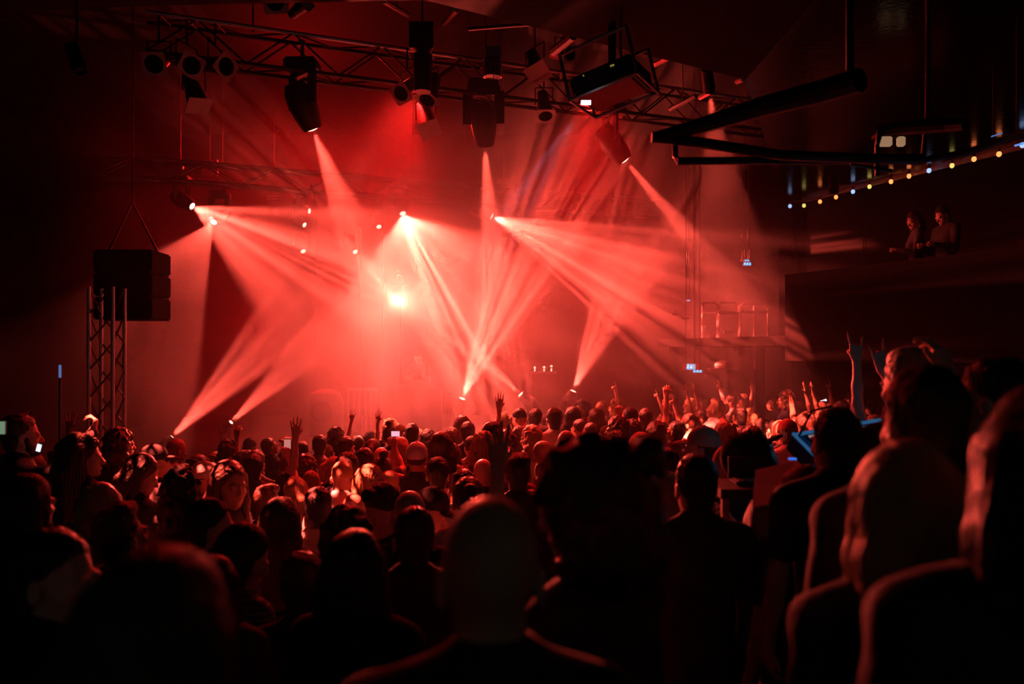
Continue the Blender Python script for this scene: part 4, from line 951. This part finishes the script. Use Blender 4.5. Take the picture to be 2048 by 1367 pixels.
person(at(836, 740, 15.05).x, 15.05, at(836, 742, 15.05).z, 0, ('front', 'front'), 180, 'down', 'short', 'black', 'short', 'black', 0, 'performer bent over the gear behind the stage table', None, gz=1.15)
person(at(876, 815, 12.9).x, 12.4, 2.86-1.15+.0+.0, 0, ('down', 'down'), 20, 'ahead', 'short', 'black', 'short', 'black', 0, 'lone figure standing at the stage front right of the table', None, gz=0.0) if 0 else None
o = thing('lit_shelf', 'small shelf with three warm bulbs beyond the stage right', 'shelf', at(1088, 741, 15.4)); MB().box((0, 0, -.03), (.48, .25, .04)).build('board', M_STEEL, o); MB().box((.0, .1, -.75), (.44, .04, 1.4)).build('back_panel', M_CASE, o)
for kx, kz, nm in ((-.18, .06, 0), (.0, .07, 0), (.14, .09, 0)): MB().lathe([(.012, -.01), (.014, kz*.5)], (kx, -.05, 0), 10).sphere((kx, -.05, kz), .022, 12, 8).build('bulb', em('warm_bulb', (1, .75, .5), 2), o)
for (u, v, wv, hv, lab) in ((445, 392, 32, 12, 'wide pale bar hung in the haze above the far left lamp'), (548, 396, 28, 10, 'pale striped bar right of the first bar in the haze'), (932, 408, 20, 8, 'dim double bar left of the centre hanging beam')):
    Y = 14.9; o = thing('light_batten', lab, 'stage lamp', at(u, v, Y), 'unlit light battens'); W, H = wv/F*Y, hv/F*Y
    MB().box((0, 0, 0), (W, .1, H), bev=.005).build('housing', M_CASE, o)
    for sg in (.27, -.27): MB().box((0, -.055, H*sg), (W*.95, .01, H*.32)).build('reflector', M_PALE, o)
    MB().tube([(0, 0, H/2), (0, 0, 7.81-o.location.z)], .008, 6).build('hanger', M_TRUSS, o)
for (u, v, lab) in ((418, 335, 'square four-cell blinder lamp faint in the haze upper left'), (1007, 371, 'square four-ring blinder lamp faint right of the centre beam')):
    Y = 14.7; o = thing('blinder', lab, 'stage lamp', at(u, v, Y), 'four-cell blinders'); MB().box((0, .04, 0), (.30, .08, .30), bev=.01).build('housing', M_CASE, o)
    for sx in (-.07, .07):
        for sz in (-.07, .07): MB().lathe([(.058, 0), (.062, .015), (.05, .02), (.02, .005)], M=aim((sx, -.0, sz), (sx, -1, sz))).build('lamp_cell', M_STEEL, o)
    MB().tube([(0, .04, .15), (0, .04, 7.81-o.location.z)], .008, 6).build('hanger', M_TRUSS, o)
# ------------------------------------------------------------------ right side: signs, rails, bulbs, pipes
M_BLUE = em('sign_blue', (.05, .45, .9), .9); M_SIGNRED = em('sign_red', (.8, .03, .02), .35); M_PIC = em('sign_white', (.75, .9, 1), 1.6)
def running_man(b, x, z, s, y=-.035):
    P = lambda a, c: (x+a*s, y, z+c*s)
    b.sphere(P(.02, .33), .075*s, 8, 6); b.bar(P(.0, .22), P(-.04, -.02), .09*s); b.bar(P(-.04, -.02), P(.14, -.16), .06*s); b.bar(P(.14, -.16), P(.10, -.36), .05*s)
    b.bar(P(-.04, -.02), P(-.14, -.2), .06*s); b.bar(P(-.14, -.2), P(-.30, -.24), .05*s); b.bar(P(0, .18), P(.18, .08), .045*s); b.bar(P(0, .18), P(-.16, .06), .045*s)
def arrow(b, x, z, s, y=-.035):
    b.bar((x, y, z+.3*s), (x, y, z-.1*s), .08*s); b.bar((x-.15*s, y, z-.02*s), (x, y, z-.25*s), .07*s); b.bar((x+.15*s, y, z-.02*s), (x, y, z-.25*s), .07*s)
def door_pic(b, x, z, s, y=-.035):
    b.bar((x-.12*s, y, z-.35*s), (x-.12*s, y, z+.35*s), .05*s); b.bar((x+.12*s, y, z-.35*s), (x+.12*s, y, z+.35*s), .05*s); b.bar((x-.12*s, y, z+.33*s), (x+.12*s, y, z+.33*s), .05*s)
def sign(u, v, Y, w, h, blue, pics, label, rz=0.0, redface=True):
    o = thing('exit_sign', label, 'sign', at(u, v, Y), 'blue exit signs'); o.rotation_euler = (0, 0, rz); W, H = w/F*Y, h/F*Y
    MB().box((0, 0, 0), (W, .06, H), bev=.004).build('housing', M_SIGNRED if redface else M_BLACK, o)
    x0, x1 = (blue[0]-.5)*W, (blue[1]-.5)*W; MB().box(((x0+x1)/2, -.032, 0), (x1-x0, .006, H*.88)).build('blue_panel', M_BLUE, o)
    b = MB(); n = len(pics)
    for i, c in enumerate(pics): {'m': running_man, 'a': arrow, 'd': door_pic}[c](b, x0+(x1-x0)*(i+.5)/n, 0, H*.95)
    b.build('pictogram', M_PIC, o); zt_ = (2.72 if u > 2000 else 7.81)-o.location.z; MB().tube([(-W*.3, 0, H/2), (-W*.3, 0, zt_)], .006, 5).tube([(W*.3, 0, H/2), (W*.3, 0, zt_)], .006, 5).build('hanger', M_TRUSS, o)
sign(1381, 733, 12.6, 31, 13, (.22, .78), 'mad', 'red and blue exit sign with running figure and down arrow, low right')
sign(1394, 742, 12.4, 19, 6, (.02, .98), 'mmm', 'narrow blue sign hanging just under the red and blue exit sign', redface=False)
sign(1490, 521, 12.9, 18, 4, (.3, .98), 'mm', 'thin upper sign of the pair high on the far right wall')
sign(1494, 528, 12.7, 17, 7, (.02, .92), 'mma', 'small lower blue sign of the pair high on the far right wall', redface=False)
sign(2040, 688, 8.6, 38, 18, (.32, .98), 'md', 'exit sign at the right picture edge with red left end')
sign(1376, 601, 12.8, 7, 3, (.02, .98), 'a', 'tiny pale green lit sign above the bright rail', redface=False)
def rail(u0, u1, v0, v1, Y, mat, label, posts=2, r=.018, mid=True, down=.33):
    a, b = at(u0, v1, Y), at(u1, v1, Y); H = (v1-v0)/F*Y; o = thing('guard_rail', label, 'railing', a, 'rails on the far gallery'); W = (b-a).x
    x = [W*i/(posts-1) for i in range(posts)]
    for xx in x: MB().tube([(xx, 0, 2.86-a.z), (xx, 0, H-.03)], r, 8).build('post', mat, o)
    MB().tube([(0, 0, H-.05), (.04, 0, H), (W-.04, 0, H), (W, 0, H-.05)], r, 8).build('top_rail', mat, o)
    if mid: MB().tube([(0, 0, H*.25), (W, 0, H*.25)], r*1.1, 8).build('middle_rail', mat, o)
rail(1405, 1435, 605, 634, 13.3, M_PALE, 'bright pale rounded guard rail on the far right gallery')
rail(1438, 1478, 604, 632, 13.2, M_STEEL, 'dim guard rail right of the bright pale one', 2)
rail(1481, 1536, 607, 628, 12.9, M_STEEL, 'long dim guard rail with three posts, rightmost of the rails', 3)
o = thing('wall_lamp', 'shaded red-lit lamp under a flat hood right of the low exit sign', 'lamp', at(1444, 730, 12.7)); MB().box((0, 0, -.06), (.42, .25, .02)).build('hood', M_STEEL, o)
MB().sphere((.02, 0, 0), .14, 16, 8, (1, 1, .6)).build('shade', M_PALE, o)
for (u, v, lab) in ((1352, 628, 'small pale glint fitting left of the bright rail'), (1370, 636, 'flat pale fitting under the glint left of the bright rail'), (1456, 664, 'flat pale fitting below the dim rail')):
    o = MB().box((0, 0, 0), (.14, .05, .02), bev=.004).build('wall_fitting', M_PALE); o.location = at(u, v, 12.6); tag(o, lab, 'fitting')
BULB = [(1580, 412, 'b'), (1608, 411, 'y'), (1640, 403, 'o'), (1672, 394, 'o'), (1706, 383, 'b'), (1739, 373, 'y'), (1782, 363, 'o'), (1818, 352, 'o'), (1858, 341, 'b'), (1904, 331, 'y'), (1948, 318, 'o'), (1998, 308, 'o'), (2045, 290, 'b')]
BC = {'b': ('blue-white', em('bulb_blue', (.35, .55, 1), 1.3)), 'y': ('yellow', em('bulb_yellow', (.9, .7, .18), 1.1)), 'o': ('orange', em('bulb_orange', (1, .22, .06), 2.6))}
ORDB = ['first', 'second', 'third', 'fourth', 'fifth', 'sixth', 'seventh', 'eighth', 'ninth', 'tenth', 'eleventh', 'twelfth', 'thirteenth']
pts = []
for i, (u, v, c) in enumerate(BULB):
    Y = 13.4-(u-1580)/465*3.9; p = at(u, v, Y); top_ = Vector((p.x, p.y, max(5.12, p.z+.08))); pts.append(top_)
    o = thing('light_bulb', BC[c][0]+' bulb, '+ORDB[i]+' from the left on the ceiling string', 'bulb', p, 'coloured bulbs on the ceiling string')
    MB().sphere((0, 0, 0), .030, 14, 10, (1, 1, 1.15)).build('glass', BC[c][1], o); MB().lathe([(.014, .03), (.016, .035), (.016, .065), (.005, .07)], n=12).tube([(0, 0, .07), top_-p], .004, 5).build('socket', M_BLACK, o)
cb = MB().tube([q-pts[0] for q in pts], .008, 6).build('bulb_cable', M_BLACK); cb.location = pts[0]; tag(cb, 'black cable the coloured bulbs hang from', 'cable')
o = thing('wall_speaker', 'small black box hanging above the fourth bulb', 'speaker', at(1667, 374, 12.3)); MB().box((0, 0, 0), (.12, .12, .2), bev=.01).build('cabinet', M_BLACK, o); MB().box((-.03, -.065, .07), (.015, .006, .015)).build('indicator', em('indicator', (.8, .9, .3), 1.5), o)
MB().tube([(0, 0, .1), (0, 0, .35)], .008, 5).build('bracket', M_STEEL, o)
# glowing boxes that stand in for a warm reflection on the glossy ceiling
o = thing('ceiling_reflection', 'pair of warm glowing patches standing for a reflection in the shiny ceiling, upper right', 'lamp', at(1786, 283, 7.6)); 
for sx, ww in ((-.07, .11), (.075, .07)): MB().box((sx, 0, 0), (ww, .06, .09), bev=.01).build('tube', em('warm_reflection_glow', (1, .55, .30), .3), o)  # emissive boxes imitate the reflection, no tubes hang there
MB().box((0, .05, .06), (.32, .1, .03)).build('fitting', M_BLACK, o)  # added backing for the imitated reflection, not a lamp fitting
# black pipe frame hanging at the right
def pipe(name, label, pix, rad, parent=None):
    P = [at(*q) for q in pix]; o = MB().tube([p-P[0] for p in P], rad, 10).build(name, M_BLACK, parent); o.location = P[0]
    if not parent: tag(o, label, 'pipe frame')
    return o
fr = thing('pipe_frame', 'big black bent pipe frame hanging in front of the shiny ceiling', 'pipe frame', (0, 0, 0))
pipe('long_arm', '', [(1312, 275, 4.6), (1400, 252, 4.5), (1530, 212, 4.3), (1640, 184, 4.1), (1720, 160, 3.9)], [.032, .045, .055, .06, .06], fr)
pipe('lower_arm', '', [(1312, 275, 4.6), (1420, 288, 4.5), (1560, 310, 4.4), (1760, 318, 4.3), (1840, 318, 4.2)], [.032, .03, .028, .028, .03], fr)
pipe('tip', '', [(1303, 275, 4.6), (1322, 275, 4.6)], .032, fr)
pipe('drop_bracket', '', [(1350, 284, 4.6), (1350, 312, 4.55), (1358, 322, 4.5)], .016, fr)
pipe('bottom_rail', '', [(1354, 322, 4.5), (1500, 321, 4.5), (1700, 321, 4.4), (1846, 316, 4.2)], .022, fr)
pipe('loop', '', [(1846, 316, 4.2), (1850, 270, 4.2), (1855, 226, 4.2)], .012, fr)
pipe('loop', '', [(1755, 316, 4.3), (1754, 290, 4.3), (1760, 262, 4.3), (1850, 252, 4.1), (1930, 248, 3.9)], [.013, .013, .03, .04, .03], fr)
pipe('curved_rail', '', [(1700, 321, 4.4), (1830, 322, 4.3), (1930, 306, 4.1), (2020, 275, 3.9), (2100, 248, 3.7)], [.014, .018, .02, .016, .014], fr)
pipe('stub', '', [(1754, 300, 4.3), (1754, 352, 4.3)], .012, fr); pipe('stub', '', [(1700, 328, 4.3), (1785, 342, 4.3)], [.006, .012], fr)
pipe('hanger', '', [(1700, 168, 3.95), (1700, -600, 4.0)], .02, fr); pipe('hanger', '', [(1855, 226, 4.2), (1858, -300, 4.2)], .012, fr)
o = MB().bar((0, 0, 0), at(2046, 287, 5.5)-at(2030, 291, 5.5), .012).build('neon_strip', em('neon_blue', (.15, .35, 1), .8)); o.location = at(2030, 291, 5.5)
MB().bar((.01, 0, 0), (.01, 0, 5.2-o.location.z), .004).build('hanger', M_TRUSS, o)
tag(o, 'thin blue neon strip at the right picture edge, above the bulbs', 'light strip')
o = MB().bar((0, 0, 0), at(2004, 266, 6.5)-at(1983, 273, 6.5), .010).build('neon_strip', em('neon_blue_dim', (.15, .35, 1), .4)); o.location = at(1983, 273, 6.5)
MB().bar((.01, 0, 0), (.01, 0, 5.2-o.location.z), .004).build('hanger', M_TRUSS, o)
tag(o, 'faint blue neon strip left of the brighter one', 'light strip')
# people on the gallery
person(at(1892, 430, 9.5).x, 9.5, at(1892, 422, 9.5).z, 0, ('front', 'front'), 100, 'down', 'short', 'brown', 'long', 'black', 0, 'person on the gallery whose face glows pale from a phone', None, gz=2.86)
person(at(1832, 448, 9.9).x, 9.9, at(1832, 442, 9.9).z, 1, ('front', 'down'), 75, 'downleft', 'bob', 'brown', 'long', 'charcoal', 0, 'red-lit person leaning on the gallery parapet', None, gz=2.86)
# ------------------------------------------------------------------ console, laptop, sheet, phones
TL, BL, TR = at(1583, 868, 4.12), at(1640, 930, 3.95), at(1790, 832, 4.45)
X_ = (TR-TL); W_ = X_.length*1.3; X_.normalize(); D_ = (BL-TL); H_ = D_.length*1.0; D_ = (D_-X_*D_.dot(X_)).normalized(); N_ = D_.cross(X_).normalized()
N_ = -N_ if N_.z < 0 else N_
Mc = Matrix((X_, -D_, N_)).transposed().to_4x4(); Mc.translation = TL
co = thing('lighting_console', 'big mixing console with blue rim and lit touch screens at right', 'console', M=Mc)
MB().box((W_/2, -H_/2, -.05), (W_, H_, .10), bev=.01).build('body', pm('console_blue', (.02, .07, .16), .35, .3), co)
MB().box((W_/2, -.012, .006), (W_, .014, .012)).box((.006, -H_/2, .006), (.012, H_, .012)).build('rim_light', em('rim_blue', (.05, .22, .5), .35), co)
scr = bpy.data.materials.new('screen_interface'); scr.use_nodes = True; nt = scr.node_tree; b_ = nt.nodes['Principled BSDF']; tc = nn(nt, 'ShaderNodeTexCoord'); vo = nn(nt, 'ShaderNodeTexVoronoi', distance='CHEBYCHEV'); vo.inputs['Scale'].default_value = 14; nt.links.new(tc.outputs['Object'], vo.inputs['Vector'])
rp = nn(nt, 'ShaderNodeValToRGB'); nt.links.new(vo.outputs['Color'], rp.inputs[0]); cr = rp.color_ramp; cr.interpolation = 'CONSTANT'; cr.elements[0].color = (.28, .24, .23, 1)
for ps, cc in ((.35, (.05, .22, .12, 1)), (.5, (.33, .27, .26, 1)), (.7, (.5, .06, .05, 1)), (.82, (.4, .42, .45, 1))): e_ = cr.elements.new(ps); e_.color = cc
nt.links.new(rp.outputs[0], b_.inputs['Emission Color']); b_.inputs['Emission Strength'].default_value = .8; b_.inputs['Base Color'].default_value = (.01, .01, .01, 1)
for k in range(3):
    x0 = W_*(.07+.32*k); s_ = MB().box((x0+W_*.13, -H_*.44, .004), (W_*.27, H_*.62, .008)).build('screen_bezel', M_GLASS, co); MB().box((x0+W_*.13, -H_*.44, .010), (W_*.245, H_*.55, .004)).build('screen', scr, s_)
for k in range(16): MB().box((W_*(.05+.058*k), -H_*.88, .012), (.018, .03, .02)).build('fader', M_ALU, co)
gl = MB().tube([(W_*.02, -.03, 0), (W_*.02, -.03, .18), (W_*.05, -.09, .25), (W_*.09, -.15, .24)], .006, 6).build('added_gooseneck', M_BLACK, co)  # added part, only there to account for the console fill lights
for fx_ in (.10, .62):
    gs = bpy.data.lights.new('console_fill', 'POINT'); gs.energy = .5; gs.color = (.25, .55, 1); gs.shadow_soft_size = .02; go = bpy.data.objects.new('console_fill', gs); COL.objects.link(go); go.location = Mc @ Vector((W_*fx_, -H_*.45, .22))  # added blue fill lights that brighten the console body
zb = .40; cx, cyy = (TL+X_*W_/2-Vector((-D_.x, -D_.y, 0))*0)[:2]
bd = thing('console_stand', 'black case the console stands on, hidden behind dark heads', 'case', (cx, cyy-.05, zb))
MB().box((0, 0, .68), (.9, .5, 1.34), Matrix.Rotation(math.atan2(X_.y, X_.x), 4, 'Z'), bev=.01).build('body', M_CASE, bd)
MB().tube([(-.5, 0, .3), (.5, 0, .3)], .02, 6).build('handle', M_ALU, bd)
lt = thing('laptop', 'laptop with red-lit keys beside the white sheet', 'laptop', at(1503, 962, 3.55)); MB().box((0, 0, 0), (.17, .12, .012), bev=.003).build('keyboard_base', M_CASE, lt)
MB().box((0, .07, .05), (.17, .008, .10)).build('lid', M_CASE, lt)
for i in range(4):
    for j in range(3): MB().box((-.06+.04*i, -.04+.035*j, .010), (.028, .024, .006)).build('key', M_PALE, lt)
Ls = at(1503, 962, 3.55); tb = thing('side_table', 'dark table under the laptop', 'table', (Ls.x+.05, Ls.y, .40)); MB().box((0, 0, Ls.z-.40-.03), (.45, .3, .04)).build('table_top', M_CASE, tb)
for sx in (-.2, .2):
    for sy in (-.12, .12): MB().bar((sx, sy, 0), (sx, sy, Ls.z-.44), .03).build('leg', M_STEEL, tb)
A, B, C_, D2 = at(1527, 938, 3.45), at(1548, 930, 3.6), at(1572, 1002, 3.25), at(1530, 975, 3.3)
sh = MB().box((0, 0, 0), (.17, .24, .003), aim((0, 0, 0), (-.5, -.35, .8), .5)).build('paper_sheet', M_WHITE); sh.location = at(1547, 968, 3.35); tag(sh, 'white sheet lit red below the bearded cap wearer', 'paper')
phone(78, 895, 4.9, .03, .05, (.75, .85, 1), 1.5, 'tiny white phone glow below the bearded profile', roll=15)
phone(2, 855, 4.0, .05, .07, (.6, .9, .6), .25, 'dim greenish phone cut by the left picture edge')
o = thing('light_tube', 'thin bluish light tube on a pole at the far left', 'lamp', at(120, 742, 7.5)); MB().tube([(0, 0, -.06), (0, 0, .06)], .012, 8).build('tube', em('tube_blue', (.2, .4, 1), .35), o)
MB().tube([(0, 0, -o.location.z), (0, 0, -.06)], .012, 6).build('pole', M_TRUSS, o)
o = MB().box((0, 0, 0), (.035, .02, .010)).build('blue_indicator', em('blue_led', (.03, .2, 1), .8)); o.location = at(1585, 917, 3.95); tag(o, 'bright blue little light left below the console', 'light')
